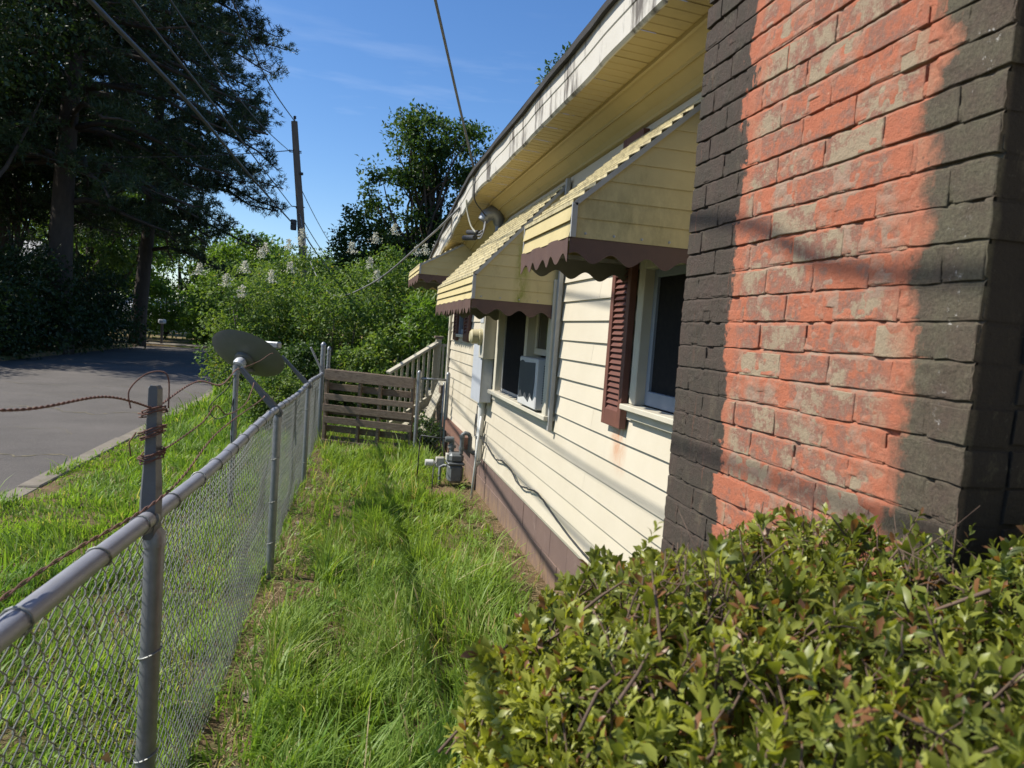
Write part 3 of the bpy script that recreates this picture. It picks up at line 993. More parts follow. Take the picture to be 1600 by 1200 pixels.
# green mildew run on the second awning: a thin film on the side boards
ac = thing('window_air_conditioner', 'white window air conditioner with dark peeling front panel, under the long awning', 'air conditioner', (WX, 5.3, 1.17))
ax0, ay0, ay1, az0, az1 = WX - .105, 5.055, 5.60, 1.178, 1.545
MB().box(ax0, WX + .30, ay0, ay1, az0, az1).build('case', m['acw'], ac, bevel=.008)
mb = MB()
outl = [(ay0 + .07, az0 + .06), (ay0 + .16, az0 + .09), (ay0 + .20, az0 + .04), (ay0 + .34, az0 + .07), (ay1 - .03, az0 + .05), (ay1 - .02, az1 - .04), (ay1 - .10, az1 - .025), (ay1 - .18, az1 - .04), (ay0 + .05, az1 - .03), (ay0 + .04, az0 + .20)]
mb.prism([(ax0 - .003, a, b) for a, b in outl], (.004, 0, 0)).build('front_panel', m['acd'], ac)
for i in range(16):
    z = az0 + .05 + i * .0175
    MB().box(ax0 + .05, ax0 + .14, ay0 - .0035, ay0 + .004, z, z + .009).build('vent_slot', m['acd'], ac)

# ------------------------------------------------------------------ services on the wall
t = thing('meter_socket', 'tall pale meter socket box with round glass meter beside the wide window', 'meter box', (1.34, 7.1, 1.45))
MB().box(1.262, WX - .012, 6.965, 7.19, 1.455, 1.925).build('case', m['boxd'], t, bevel=.006)
MB().lathe((1.262, 7.08, 1.66), (-1, 0, 0), [(0, .083), (.03, .083), (.034, .074), (.10, .070), (.118, .05), (.12, 0)], 20).build('meter', pm('yellowed_meter_glass', (.50, .45, .30), (.40, .36, .22), 20, .2), t, smooth=True, auto=35)
MB().box(1.255, 1.262, 6.99, 7.165, 1.80, 1.90).build('cover_plate', m['boxg'], t)
t = thing('service_mast', 'grey conduit mast with hooded weatherhead rising through the long awning', 'conduit', (1.34, 7.05, 1.9))
MB().tube([(1.345, 7.06, 1.925), (1.345, 7.06, 2.80)], .030, 12).build('mast', m['galv'], t, smooth=True, auto=40)
MB().tube([(1.345, 7.06, 2.74), (1.342, 7.06, 2.80), (1.32, 7.06, 2.845), (1.27, 7.06, 2.855), (1.215, 7.06, 2.82), (1.19, 7.06, 2.77)], [.042, .06, .072, .072, .062, .05], 14).build('weatherhead', m['galv'], t, smooth=True, auto=40)
t = thing('breaker_panel', 'blue grey breaker box on the wall below the meter socket', 'electric box', (1.35, 7.3, 1.0))
MB().box(1.295, WX - .012, 7.13, 7.62, 1.015, 1.625).build('case', m['boxg'], t, bevel=.005)
MB().box(1.286, 1.2945, 7.115, 7.635, 1.008, 1.632).build('door', m['boxg'], t, bevel=.003)
MB().box(1.35, 1.375, 7.1265, 7.1305, 1.50, 1.525).build('knockout', m['acd'], t)
t = thing('pvc_conduit', 'thick pale conduit running down from the breaker box', 'conduit', (1.37, 7.4, .38))
MB().tube([(1.372, 7.40, 1.016), (1.372, 7.40, .395)], .036, 14).build('pipe', m['pvc'], t, smooth=True, auto=40)
MB().tube([(1.372, 7.40, 1.014), (1.372, 7.40, .95)], .043, 14).build('collar', m['pvc'], t, smooth=True, auto=40)
MB().box(1.345, 1.412, 7.352, 7.36, .62, .645).box(1.33, 1.34, 7.355, 7.445, .62, .645).build('strap', m['galv'], t)
tag(MB().tube([(1.352, 7.28, .86), (1.335, 7.27, .60), (1.30, 7.24, .02)], .014, 8).build('ground_rod_pipe', m['pvc'], smooth=True), 'thin pale pipe leaning from the conduit down into the soil', 'pipe')
tag(MB().tube([(1.375, 7.36, .40), (1.35, 7.33, .355), (1.33, 7.30, .335), (1.345, 7.26, .355), (1.37, 7.24, .41), (1.36, 7.28, .39), (1.34, 7.32, .36), (1.36, 7.36, .42)], .006, 6).build('cable_loop', m['cord'], smooth=True), 'loose pale cable loop hanging under the conduit end', 'cable')


def hang(pts, r, name, mat, label, cat='cable', n=7, wob=0., group=None, sub=6):
    P = [Vector(p) for p in pts]
    out = []
    for i in range(len(P) - 1):
        p0, p1, p2, p3 = P[max(i - 1, 0)], P[i], P[i + 1], P[min(i + 2, len(P) - 1)]
        for k in range(sub):
            u = k / sub
            q = .5 * ((2 * p1) + (p2 - p0) * u + (2 * p0 - 5 * p1 + 4 * p2 - p3) * u * u + (3 * p1 - p0 - 3 * p2 + p3) * u ** 3)
            out.append(q + Vector((random.uniform(-wob, wob), random.uniform(-wob, wob), random.uniform(-wob, wob))))
    out.append(P[-1])
    return tag(MB().tube(out, r, n).build(name, mat, smooth=True), label, cat, group)


hang([(1.36, 7.30, .66), (1.385, 7.05, .60), (1.39, 6.65, .545), (1.385, 6.30, .585), (1.39, 5.96, .57), (1.38, 5.6, .525), (1.388, 5.38, .545), (1.39, 5.05, .58), (1.385, 4.74, .55), (1.388, 4.3, .50), (1.385, 3.9, .48), (1.385, 3.3, .46)],
     .0065, 'siding_cable', m['cable'], 'dark cable drooping along the bottom siding boards', wob=.003)
hang([(1.40, 7.68, 1.0), (1.385, 7.72, .92), (1.38, 7.68, .80), (1.385, 7.60, .68), (1.375, 7.72, .60), (1.385, 7.80, .70), (1.38, 7.74, .83), (1.385, 7.70, .62), (1.40, 7.75, .42)],
     .006, 'coiled_wire', m['cable'], 'thin black wire coil on the siding left of the conduit')
hang([(1.05, 6.80, 3.13), (1.06, 6.83, 2.93), (1.14, 6.88, 2.84), (1.20, 6.95, 2.80)], .006, 'eave_cable', m['cable'], 'thin black cable looping from the fascia to the weatherhead')

# splices between the drop and the weatherhead
t = thing('cable_splice', 'two dark tubular splices hanging below the weatherhead', 'splice', (1.10, 7.3, 2.62))
MB().tube([(1.06, 7.32, 2.625), (1.12, 7.02, 2.60)], .026, 10).build('connector', m['cable'], t, smooth=True, auto=40)
MB().tube([(1.10, 7.36, 2.69), (1.16, 7.06, 2.655)], .024, 10).build('connector', m['cable'], t, smooth=True, auto=40)
for k in range(3):
    hang([(1.14 + .01 * k, 7.04, 2.60 + .025 * k), (1.17, 6.98, 2.60 + .03 * k), (1.20, 6.98 + .02 * k, 2.69), (1.21, 7.03 + .02 * k, 2.79)], .008, 'service_wire', m['cableg'],
         'grey wire curving from the splices up to the weatherhead', group='wires between splices and weatherhead')
hang([(1.03, 7.15, 2.97), (1.05, 7.16, 2.86), (1.09, 7.12, 2.72), (1.13, 7.06, 2.655)], .009, 'guy_rope', m['cord'], 'pale rope from the fascia to the dark splices')

# gas meter
g = thing('gas_meter', 'grey gas meter on bent pipes against the brown foundation', 'gas meter', (1.22, 7.85, .03))
MB().box(1.13, 1.29, 7.78, 7.98, .06, .26).build('lower_case', m['gas'], g, bevel=.028)
MB().box(1.118, 1.302, 7.772, 7.988, .255, .285).build('flange', m['gas'], g, bevel=.010)
MB().box(1.13, 1.29, 7.785, 7.975, .28, .385).build('upper_case', m['gas'], g, bevel=.028)
for dy in (7.79, 7.88, 7.97):
    MB().lathe((1.112, dy, .27), (1, 0, 0), [(0, .011), (.02, .011), (.021, .006), (.03, .005)], 8).build('bolt', m['gas'], g)
MB().box(1.105, 1.13, 7.83, 7.93, .30, .37).build('index_window', m['boxd'], g, bevel=.004)
MB().tube([(1.255, 7.80, .385), (1.255, 7.80, .56), (1.262, 7.80, .595), (1.29, 7.80, .612), (1.325, 7.80, .60), (1.345, 7.80, .565), (1.345, 7.80, .42), (1.38, 7.80, .40), (1.44, 7.80, .40)], .023, 10).build('outlet_pipe', m['gas'], g, smooth=True, auto=50)
MB().tube([(1.17, 7.93, .385), (1.17, 7.93, .50)], .026, 10).tube([(1.17, 7.93, .425), (1.17, 7.93, .455)], .045, 12).build('regulator_stem', m['gas'], g, smooth=True, auto=40)
MB().lathe((1.09, 7.93, .515), (1, 0, 0), [(0, .03), (.02, .034), (.09, .034), (.1, .02)], 12).build('regulator', m['gas'], g, smooth=True, auto=40)
for z, y in ((.56, 7.80), (.43, 7.80)):
    MB().tube([(1.255, y, z), (1.255, y, z + .03)], .030, 8).build('union_nut', m['gas'], g)
MB().tube([(1.06, 7.98, -.1), (1.06, 7.98, .20), (1.10, 7.98, .22), (1.13, 7.96, .22)], .017, 8).build('inlet_pipe', m['gas'], g, smooth=True, auto=50)
MB().tube([(1.09, 7.93, .52), (.96, 8.0, .525), (.84, 8.05, .53), (.83, 8.05, .51), (.82, 8.05, -.05)], .007, 6).build('vent_line', m['cable'], g, smooth=True)
t = thing('regulator_cap', 'small beige valve box with pale round cap left of the gas meter', 'valve', (1.0, 8.0, .15))
MB().box(1.015, 1.11, 7.99, 8.07, .19, .30).build('valve_box', m['boxd'], t, bevel=.008)
MB().lathe((.90, 8.03, .235), (1, 0, 0), [(0, .036), (.085, .038), (.101, .02), (.135, .018)], 14).build('round_cap', m['pvc'], t, smooth=True, auto=40)
tag(MB().box(1.335, 1.408, 8.25, 10.2, .36, .50).build('ledger_beam', m['ledger'], bevel=.006), 'red brown timber along the foot of the wall behind the gas meter', 'beam')
tag(MB().tube([(.93, 7.5, -.06), (.93, 7.5, .28)], .006, 6).tube([(.93, 7.5, .275), (1.02, 7.9, .285)], .005, 6).build('marker_wire', m['cable'], smooth=True), 'thin bent black wire stuck in the grass before the gas meter', 'wire')


# ------------------------------------------------------------------ chain link fence
def fx(y):
    return -.424 + .0165 * (y - 5)


def railz(y):
    return 1.105 - .0215 * (y - 4.85) + .012 * math.sin(y * 1.7)


fence = thing('chain_link_fence', 'galvanised chain link fence with grey top rail along the narrow grass yard', 'fence', (fx(5), 5, 0))
ysr = np.arange(-.35, 10.75, .15)
MB().tube([(fx(y), y, railz(y)) for y in ysr], .0215, 14).build('top_rail', m['rail'], fence, smooth=True, auto=60)
for y in (3.12, 9.05):
    MB().tube([(fx(y), y, railz(y)), (fx(y), y + .15, railz(y + .15))], .0237, 14).build('rail_sleeve', m['rail'], fence, smooth=True, auto=60)
POSTS = [2.03, 4.90, 7.72]
for y in POSTS:
    MB().tube([(fx(y) + .012, y, -.25), (fx(y) + .012, y, railz(y) - .055)], .0250, 16).build('post', m['galv'], fence, smooth=True, auto=60)
    MB().tube([(fx(y) + .012, y, railz(y) - .075), (fx(y) + .010, y, railz(y) - .045), (fx(y), y, railz(y) - .02)], [.0285, .0285, .018], 16).build('post_cap', m['galv'], fence, smooth=True, auto=60)
    MB().tube([(fx(y), y - .026, railz(y - .026)), (fx(y), y + .026, railz(y + .026))], .0265, 14).build('rail_eye', m['galv'], fence, smooth=True, auto=60)
    for zt in (.25, .52, .80):
        n = 16
        MB().tube([(fx(y) + .012 + .0275 * math.cos(2 * math.pi * k / n), y + .0275 * math.sin(2 * math.pi * k / n), zt + .012 * math.cos(2 * math.pi * k / n)) for k in range(n + 1)], .0022, 5).build('tie_wire', m['wire'], fence)


def arm(y, d, L, label):
    """tapered pressed steel arm bolted on the rail eye: a folded channel"""
    d = Vector(d).normalized()
    b = Vector((fx(y), y, railz(y)))
    side = Vector((0, 1, 0)).cross(d).normalized()          # across the channel
    n = Vector((0, -1, 0))
    mb = MB()
    prof = [(-.052, .012), (-.044, .022), (-.02, .027), (.06, .027), (.16, .021), (L - .008, .017), (L, .011)]
    vs, fs = [], []
    for (s, w) in prof:
        c = b + d * s + n * .030
        for (a, e) in ((-w, .026), (-w * .62, .0), (w * .62, .0), (w, .026)):
            vs.append(c + side * a - n * e)
            vs.append(c + side * (a - math.copysign(.003, a)) - n * (e if e else .003))
    k = len(prof)
    for i in range(k - 1):
        o_, p_ = i * 8, (i + 1) * 8
        for (u, v) in ((0, 2), (2, 4), (4, 6), (3, 1), (5, 3), (7, 5), (1, 0), (6, 7)):
            fs.append((o_ + u, o_ + v, p_ + v, p_ + u))
    fs += [(0, 2, 3, 1), (2, 4, 5, 3), (4, 6, 7, 5)]
    q = (k - 1) * 8
    fs += [(q + 1, q + 3, q + 2, q), (q + 3, q + 5, q + 4, q + 2), (q + 5, q + 7, q + 6, q + 4)]
    mb.add(vs, fs)
    o = mb.build('post_arm', m['armm'], fence)
    MB().lathe(b + n * .030 - d * .022, n, [(0, .013), (.003, .013), (.0031, .009), (.009, .009), (.0091, .0045), (.016, .0045)], 8).build('bolt', m['galv'], o)
    return b + d * L + n * .02


a1 = arm(2.03, (.0, 0, 1), .345, '')
a2 = arm(4.90, (-.235, 0, .262), .345, '')
a3 = arm(7.72, (-.28, 0, .29), .38, '')

# woven mesh
DW = .060


def chain_mesh(ya, yb, fxx, zlo, zhi, r=.0018, name='chain_link_mesh', parent=None, axis='y', fix=0.):
    cols = int((yb - ya) / (DW / 2))
    mb = MB()
    V, F = [], []
    for k in range(cols):
        yb_ = ya + k * DW / 2
        top = zhi(yb_) + .006
        nz = int((top - zlo) / (DW / 2)) + 1
        path = []
        for j in range(nz + 1):
            odd = (j + k) % 2
            yy = yb_ + (DW / 2 if odd else 0)
            z = top - j * DW / 2 + (vnoise(yy * 2.5, z0n := j * .4, 41) - .5) * .008
            dx = .0026 * (1 if odd else -1) + (vnoise(yy * 1.4, j * .12, 42) - .5) * .035
            yj = yy + (.0025 if odd else -.0025)
            if axis == 'y':
                path.append(Vector((fxx(yy) + dx, yj, z)))
            else:
                path.append(Vector((yj, fix + dx, z)))
        # round the corners: two points near each bend
        fine = [path[0]]
        for a, b in zip(path, path[1:]):
            fine += [a.lerp(b, .14), a.lerp(b, .86)]
        fine.append(path[-1])
        mb.tube(fine, r, 3, cap=False)
    return mb.build(name, m['wire'], parent, smooth=True)


for a, b in ((.35, 2.0), (2.0, 4.87), (4.87, 7.69), (7.69, 10.55)):
    chain_mesh(a, b, lambda y: fx(y) - .0265, .015, lambda y: railz(y) - .012, parent=fence)
for y in np.arange(.62, 10.4, .33):
    y = float(y) + random.uniform(-.05, .05)
    n = 14
    tl = random.uniform(-.012, .012)
    MB().tube([(fx(y) + .0245 * math.cos(2 * math.pi * k / n), y + tl * math.sin(2 * math.pi * k / n) + .004 * k / n, railz(y) + .0245 * math.sin(2 * math.pi * k / n)) for k in range(n + 1)]
              + [(fx(y) - .020, y + .01, railz(y) - .03), (fx(y) - .028, y + .012, railz(y) - .045)], .0024, 5).build('tie_wire', m['wire'], fence, smooth=True)
# far end of the fence: taller terminal posts side by side
for (x, y, zt, r_) in ((-.335, 10.62, 1.36, .034), (-.26, 10.78, 1.30, .026)):
    o = MB().tube([(x, y, -.2), (x, y, zt)], r_, 14).build('terminal_post', m['galv'], fence, smooth=True, auto=60)
    MB().lathe((x, y, zt), (0, 0, 1), [(0, r_ + .004), (.02, r_ + .004), (.045, r_ * .6), (.055, .004)], 14).build('post_cap', m['galv'], o, smooth=True, auto=60)
    for zt_ in (.35, .75, 1.05, 1.22):
        MB().tube([(x, y, zt_), (x, y, zt_ + .024)], r_ + .004, 14).build('tension_band', m['galv'], o, smooth=True, auto=60)
MB().bar((-.335, 10.60, 1.00), (-.50, 10.52, 1.33), .035, .02).build('post_arm', m['rail'], fence)

# rusty barbed wire tied round the upright arm
zt = railz(2.03)


def strand(pts, name, label, r=.0016, amp=.0026, twist=95, barbs=0, n=4, group=None):
    P = [Vector(p) for p in pts]
    L = sum((b - a).length for a, b in zip(P, P[1:]))
    cnt = max(20, int(L * 170))
    seg = []
    acc = [0]
    for a, b in zip(P, P[1:]):
        acc.append(acc[-1] + (b - a).length)
    for i in range(cnt + 1):
        s = L * i / cnt
        k = max(j for j in range(len(acc) - 1) if acc[j] <= s + 1e-9)
        u = (s - acc[k]) / (acc[k + 1] - acc[k])
        p0, p1, p2, p3 = P[max(k - 1, 0)], P[k], P[k + 1], P[min(k + 2, len(P) - 1)]
        seg.append((s, .5 * ((2 * p1) + (p2 - p0) * u + (2 * p0 - 5 * p1 + 4 * p2 - p3) * u * u + (3 * p1 - p0 - 3 * p2 + p3) * u ** 3)))
    mb = MB()
    for ph in (0, math.pi):
        mb.tube([q + Vector((math.cos(s * twist + ph), 0, math.sin(s * twist + ph))) * amp for s, q in seg], r, n)
    return tag(mb.build(name, m['rust'], smooth=True), label, 'wire', group)


strand([(-.66, .75, 1.59), (-.60, 1.05, 1.555), (-.54, 1.40, 1.512), (-.50, 1.72, 1.505), (fx(2.03), 2.02, zt + .285)], 'rusty_wire',
       'twisted rusty wire leading up to the head of the upright arm', .0019, .0016, 170)
strand([(fx(2.03), 2.04, zt + .285), (-.50, 2.7, zt + .30), (-.56, 3.6, 1.375), (-.64, 4.6, 1.375), (-.66, 4.9, 1.36)], 'rusty_wire', 'thin rusty wire from the upright arm to the first leaning arm', .0016, .0022, 90)
strand([(-.53, .45, 1.20), (-.50, 1.3, 1.235), (fx(2.03) + .045, 1.99, zt + .075), (-.47, 3.0, 1.245), (-.47, 4.4, 1.225), (-.50, 4.9, 1.20)], 'rusty_wire', 'taut rusty wire clipped low on the upright arm', .0018, .0022, 60)
strand([(-.66, 4.9, 1.36), (-.63, 5.7, 1.375), (-.62, 6.5, 1.40), (-.66, 7.70, 1.30)], 'rusty_wire', 'thin rusty wire between the two leaning arms behind the dish', .0014, .002, 90)
strand([(fx(2.03) + .03, 2.0, zt + .185), (-.47, 2.25, zt + .16), (-.46, 2.62, 1.335), (-.45, 2.8, 1.37), (-.44, 3.0, 1.315), (-.44, 3.5, 1.30), (-.46, 3.9, 1.335), (-.50, 4.3, 1.33)], 'rusty_wire', 'slack rusty wire sagging from the middle of the upright arm', .0015, .0018, 90)
coil = MB()
for (zc_, turns, sp) in ((zt + .278, 3, .010), (zt + .225, 4, .012), (zt + .165, 4, .012)):
    pts = []
    for i in range(turns * 14):
        a = 2 * math.pi * i / 14
        rr = .026 + random.uniform(-.003, .009)
        pts.append((fx(2.03) + rr * math.cos(a), 2.012 + .028 * math.sin(a), zc_ + sp * (i / 14 - turns / 2) * .5 + .012 * math.cos(a + zc_ * 9) + random.uniform(-.002, .002)))
    coil.tube(pts, .0021, 5)
pts = [(fx(2.03) - .05 + .0, 2.0, zt + .285), (fx(2.03) - .055, 2.0, zt + .33), (fx(2.03) - .02, 2.0, zt + .372), (fx(2.03) + .02, 2.0, zt + .382), (fx(2.03) + .036, 2.0, zt + .36), (fx(2.03) + .038, 2.0, zt + .29)]
pp = [Vector(q) for q in pts]
sm = []
for i in range(len(pp) - 1):
    p0, p1, p2, p3 = pp[max(i - 1, 0)], pp[i], pp[i + 1], pp[min(i + 2, len(pp) - 1)]
    for k in range(6):
        u = k / 6
        sm.append(.5 * ((2 * p1) + (p2 - p0) * u + (2 * p0 - 5 * p1 + 4 * p2 - p3) * u * u + (3 * p1 - p0 - 3 * p2 + p3) * u ** 3))
coil.tube(sm + [pp[-1]], .0020, 6)
coil.tube([(fx(2.03) - .035, 2.0, zt + .225), (fx(2.03) - .048, 1.99, zt + .20), (fx(2.03) - .042, 1.99, zt + .165)], .0021, 5)
tag(coil.build('wire_wrapping', m['rust'], smooth=True), 'rusty wire wound in coils round the upright fence arm', 'wire')

# ------------------------------------------------------------------ pallet, gate, deck stair
pal = thing('wood_pallet', 'weathered wooden pallet stood on edge to block the gap by the fence end', 'pallet', (.33, 10.15, 0))
PA, PB = Vector((-.265, 10.30, .02)), Vector((.915, 9.99, -.02))
pe = (PB - PA).normalized()
pn_ = Vector((pe.y, -pe.x, 0)).normalized()


def pal_board(u0, u1, z0, z1, d0, d1, nm, jit=.006):
    j = [random.uniform(-jit, jit) for _ in range(6)]
    a = PA + pe * (u0 + j[0])
    b = PA + pe * (u1 + j[1])
    q = lambda p, z, d: (p.x + pn_.x * d, p.y + pn_.y * d, p.z + z)
    MB().hexa([q(a, z0 + j[2], d1), q(b, z0 + j[3], d1), q(b, z0 + j[3], d0), q(a, z0 + j[2], d0)],
              [q(a, z1 + j[4], d1), q(b, z1 + j[5], d1), q(b, z1 + j[5], d0), q(a, z1 + j[4], d0)]).build(nm, m['wood'], pal, bevel=.004)


W_ = (PB - PA).length
for (z0, z1) in ((.0, .085), (.315, .405), (.475, .565), (.635, .715), (.90, 1.045)):
    pal_board(0, W_, z0, z1, .055, .075, 'front_board')
for u in (.0, W_ * .375, W_ * .60, W_ - .04):
    pal_board(u, u + .038, .0, 1.035, -.040, .054, 'stringer', .003)
for (z0, z1) in ((.04, .13), (.18, .27), (.43, .51), (.76, .85), (.95, 1.04)):
    pal_board(0, W_, z0, z1, -.062, -.042, 'back_board')

gt = thing('small_chain_link_gate', 'narrow chain link gate panel between the pallet and the house wall', 'gate', (1.15, 9.9, 0))
for x in (.955, 1.345):
    o = MB().tube([(x, 9.9, -.2), (x, 9.9, 1.095)], .027, 14).build('post', m['galv'], gt, smooth=True, auto=60)
    MB().lathe((x, 9.9, 1.095), (0, 0, 1), [(0, .03), (.012, .03), (.035, .02), (.048, .003)], 14).build('post_cap', m['galv'], o, smooth=True, auto=60)
MB().tube([(.955, 9.9, 1.03), (1.345, 9.9, 1.03)], .016, 10).build('top_rail', m['galv'], gt, smooth=True)
MB().tube([(1.295, 9.885, -.02), (1.295, 9.885, 1.0)], .012, 8).build('tension_bar', m['galv'], gt, smooth=True)
chain_mesh(.985, 1.31, None, .03, lambda y: 1.02, parent=gt, axis='x', fix=9.9)

st = thing('deck_stair', 'cream painted deck stair with slanting handrail and balusters beyond the gate', 'stair', (1.2, 11.6, 0))
p0, p1 = Vector((.60, 11.0, 1.015)), Vector((1.40, 11.75, 1.50))
MB().bar(p0, p1, .09, .038).build('handrail', m['deck'], st, bevel=.004)
dv = p1 - p0
for i in range(9):
    p = p0 + dv * (.05 + i * .11)
    MB().box(p.x - .018, p.x + .018, p.y - .018, p.y + .018, p.z - .92, p.z - .02).build('baluster', m['deck'], st)
MB().bar((p0.x, p0.y, p0.z - .86), (p1.x, p1.y, p1.z - .86), .04, .14).build('stringer', m['deck'], st)
MB().box(1.36, 1.45, 11.71, 11.80, 0, 1.56).build('newel_post', m['deck'], st, bevel=.004)
MB().box(1.335, 1.475, 11.685, 11.825, 1.56, 1.60).build('newel_cap', m['wood'], st, bevel=.006)
MB().box(1.45, 1.98, 11.735, 11.775, 1.44, 1.48).build('deck_rail', m['deck'], st)
for i in range(8):
    MB().box(1.47 + i * .066, 1.505 + i * .066, 11.74, 11.775, .70, 1.44).build('baluster', m['deck'], st)
MB().box(1.36, 3.0, 10.8, 13.0, .58, .66).build('deck_floor', m['deck'], st)
for i in range(4):
    MB().box(.55 + i * .22, .82 + i * .22, 11.2 + i * .03, 12.1, .14 * i, .14 * i + .035).build('tread', m['deck'], st)
tag(MB().bar((1.02, 10.35, .05), (1.38, 10.75, .95), .13, .025).build('leaning_board', m['deck'], bevel=.003), 'pale board leaning against the stair behind the gate', 'board')
tag(MB().bar((1.30, 10.62, 0), (1.36, 10.66, .9), .05, .05).build('dark_stake', m['wood'], bevel=.003), 'dark wooden stake standing at the house corner behind the gate', 'stake')

# ------------------------------------------------------------------ satellite dish
ds = thing('satellite_dish', 'grey satellite dish seen from behind on a steel mast outside the fence', 'satellite dish', (-.93, 6.7, 0))
MB().tube([(-.925, 6.7, -.2), (-.925, 6.7, 1.235)], .023, 14).build('mast', m['galv'], ds, smooth=True, auto=60)
MB().tube([(-.925, 6.7, .66), (-.925, 6.7, .70)], .027, 14).build('mast_joint', m['galv'], ds, smooth=True, auto=60)
dc = Vector((-.875, 6.80, 1.322))
dn = Vector((.34, .60, .72)).normalized()          # where the dish looks
du = dn.cross(Vector((.0, 0, 1))).normalized()
# roll of the long axis
dvv = du.cross(dn).normalized()
vs, fs = [], []
NR, NA = 8, 40
for s_, off in ((0, 0.), (1, .006)):
    for i in range(NR + 1):
        q = i / NR
        for k in range(NA):
            a = 2 * math.pi * k / NA
            x, y = .345 * q * math.cos(a), .300 * q * math.sin(a)
            vs.append(dc + du * x + dvv * y + dn * (.055 * q * q + off + (.006 if i == NR and s_ == 0 else 0)))
base = (NR + 1) * NA
for s_ in (0, 1):
    for i in range(NR):
        for k in range(NA):
            a = s_ * base + i * NA + k
            b = s_ * base + i * NA + (k + 1) % NA
            fs.append((a, b, b + NA, a + NA) if s_ else (a, a + NA, b + NA, b))
for k in range(NA):
    a, b = NR * NA + k, NR * NA + (k + 1) % NA
    fs.append((a, a + base, b + base, b))
MB().add(vs, fs).build('reflector', m['dish'], ds, smooth=True, auto=50)
mt = Vector((-.925, 6.7, 1.235))
MB().tube([mt + Vector((0, 0, -.05)), mt + Vector((0, 0, .03))], .033, 12).build('mast_clamp', m['galv'], ds, smooth=True, auto=40)
MB().lathe(mt + Vector((.02, .01, .045)), dn, [(-.02, .05), (.0, .055), (.03, .05), (.055, .03)], 16).build('bracket_cap', m['boxg'], ds, smooth=True, auto=40)
MB().bar(mt + Vector((.0, 0, .02)), dc - dn * .004 + Vector((-.02, -.02, -.03)), .05, .07).build('bracket', m['galv'], ds, bevel=.005)
MB().lathe(dc - dn * .035, dn, [(0, .07), (.01, .085), (.036, .085)], 18).build('back_plate', m['dish'], ds, smooth=True, auto=40)
MB().bar(mt + Vector((0, -.01, 0)), mt + Vector((.28, .62, -.05)), .03, .03).build('feed_arm', m['galv'], ds, bevel=.003)
fh = dc + Vector((.17, .40, .125))
MB().bar(mt + Vector((.28, .62, -.05)), fh, .026, .026).build('feed_strut', m['galv'], ds)
MB().bar(fh - du * .10, fh + du * .10, .07, .06).build('receiver', m['galv'], ds, bevel=.01)
hang([(-.925, 6.68, 1.2), (-.98, 6.66, 1.08), (-1.07, 6.66, .98), (-1.13, 6.66, .88), (-1.06, 6.66, .80), (-.96, 6.67, .86), (-.935, 6.68, .98), (-.94, 6.68, .70), (-.93, 6.68, .3), (-.93, 6.68, .0)], .004, 'dish_cable', m['cable'],
     'thin black cable looping beside the dish mast')

# ------------------------------------------------------------------ utility pole and overhead cables
pl = thing('utility_pole', 'weathered wooden utility pole behind the flowering shrubs', 'utility pole', (-1.35, 25, 0))
pb, pt = Vector((-1.12, 25, -.5)), Vector((-2.07, 25, 7.97))
MB().tube([pb.lerp(pt, i / 10) + Vector((random.uniform(-.01, .01), 0, 0)) for i in range(11)], [.150 - .005 * i for i in range(11)], 14).build('shaft', m['polew'], pl, smooth=True, auto=60)


def on_pole(z):
    return pb.lerp(pt, (z - pb.z) / (pt.z - pb.z))


p = on_pole(7.95)
MB().tube([p, p + Vector((0, 0, .10))], .018, 8).lathe(p + Vector((0, 0, .10)), (0, 0, 1), [(0, .03), (.03, .055), (.05, .035), (.08, .05), (.1, .02)], 10).build('insulator', m['cable'], pl, smooth=True, auto=40)
p = on_pole(4.85)
MB().box(p.x - .30, p.x - .12, 24.86, 25.06, 4.55, 4.88).build('splice_case', m['cable'], pl, bevel=.02)
p = on_pole(6.3)
MB().lathe(p + Vector((.12, -.12, 0)), (0, 0, 1), [(0, .05), (.04, .06), (.08, .05)], 10).build('spool', m['cable'], pl)
for z in (5.3, 7.05, 7.0):
    p = on_pole(z)
    MB().tube([p + Vector((-.22, -.05, .0)), p + Vector((.16, -.05, 0))], .018, 6).build('bracket', m['cable'], pl)


def span(a, b, sagv, r, name, label, mat='cable', group=None, n=40):
    a, b = Vector(a), Vector(b)
    pts = []
    for i in range(n + 1):
        u = i / n
        p = a.lerp(b, u)
        p.z -= sagv * 4 * u * (1 - u)
        pts.append(p)
    return tag(MB().tube(pts, r, 6).build(name, m[mat], smooth=True), label, 'cable', group)


GP = 'overhead cables along the road'


def fitted(pts, r, name, label, mat='cable'):
    return hang(pts, r, name, m[mat], label, 'cable', 6, 0, GP, 14)


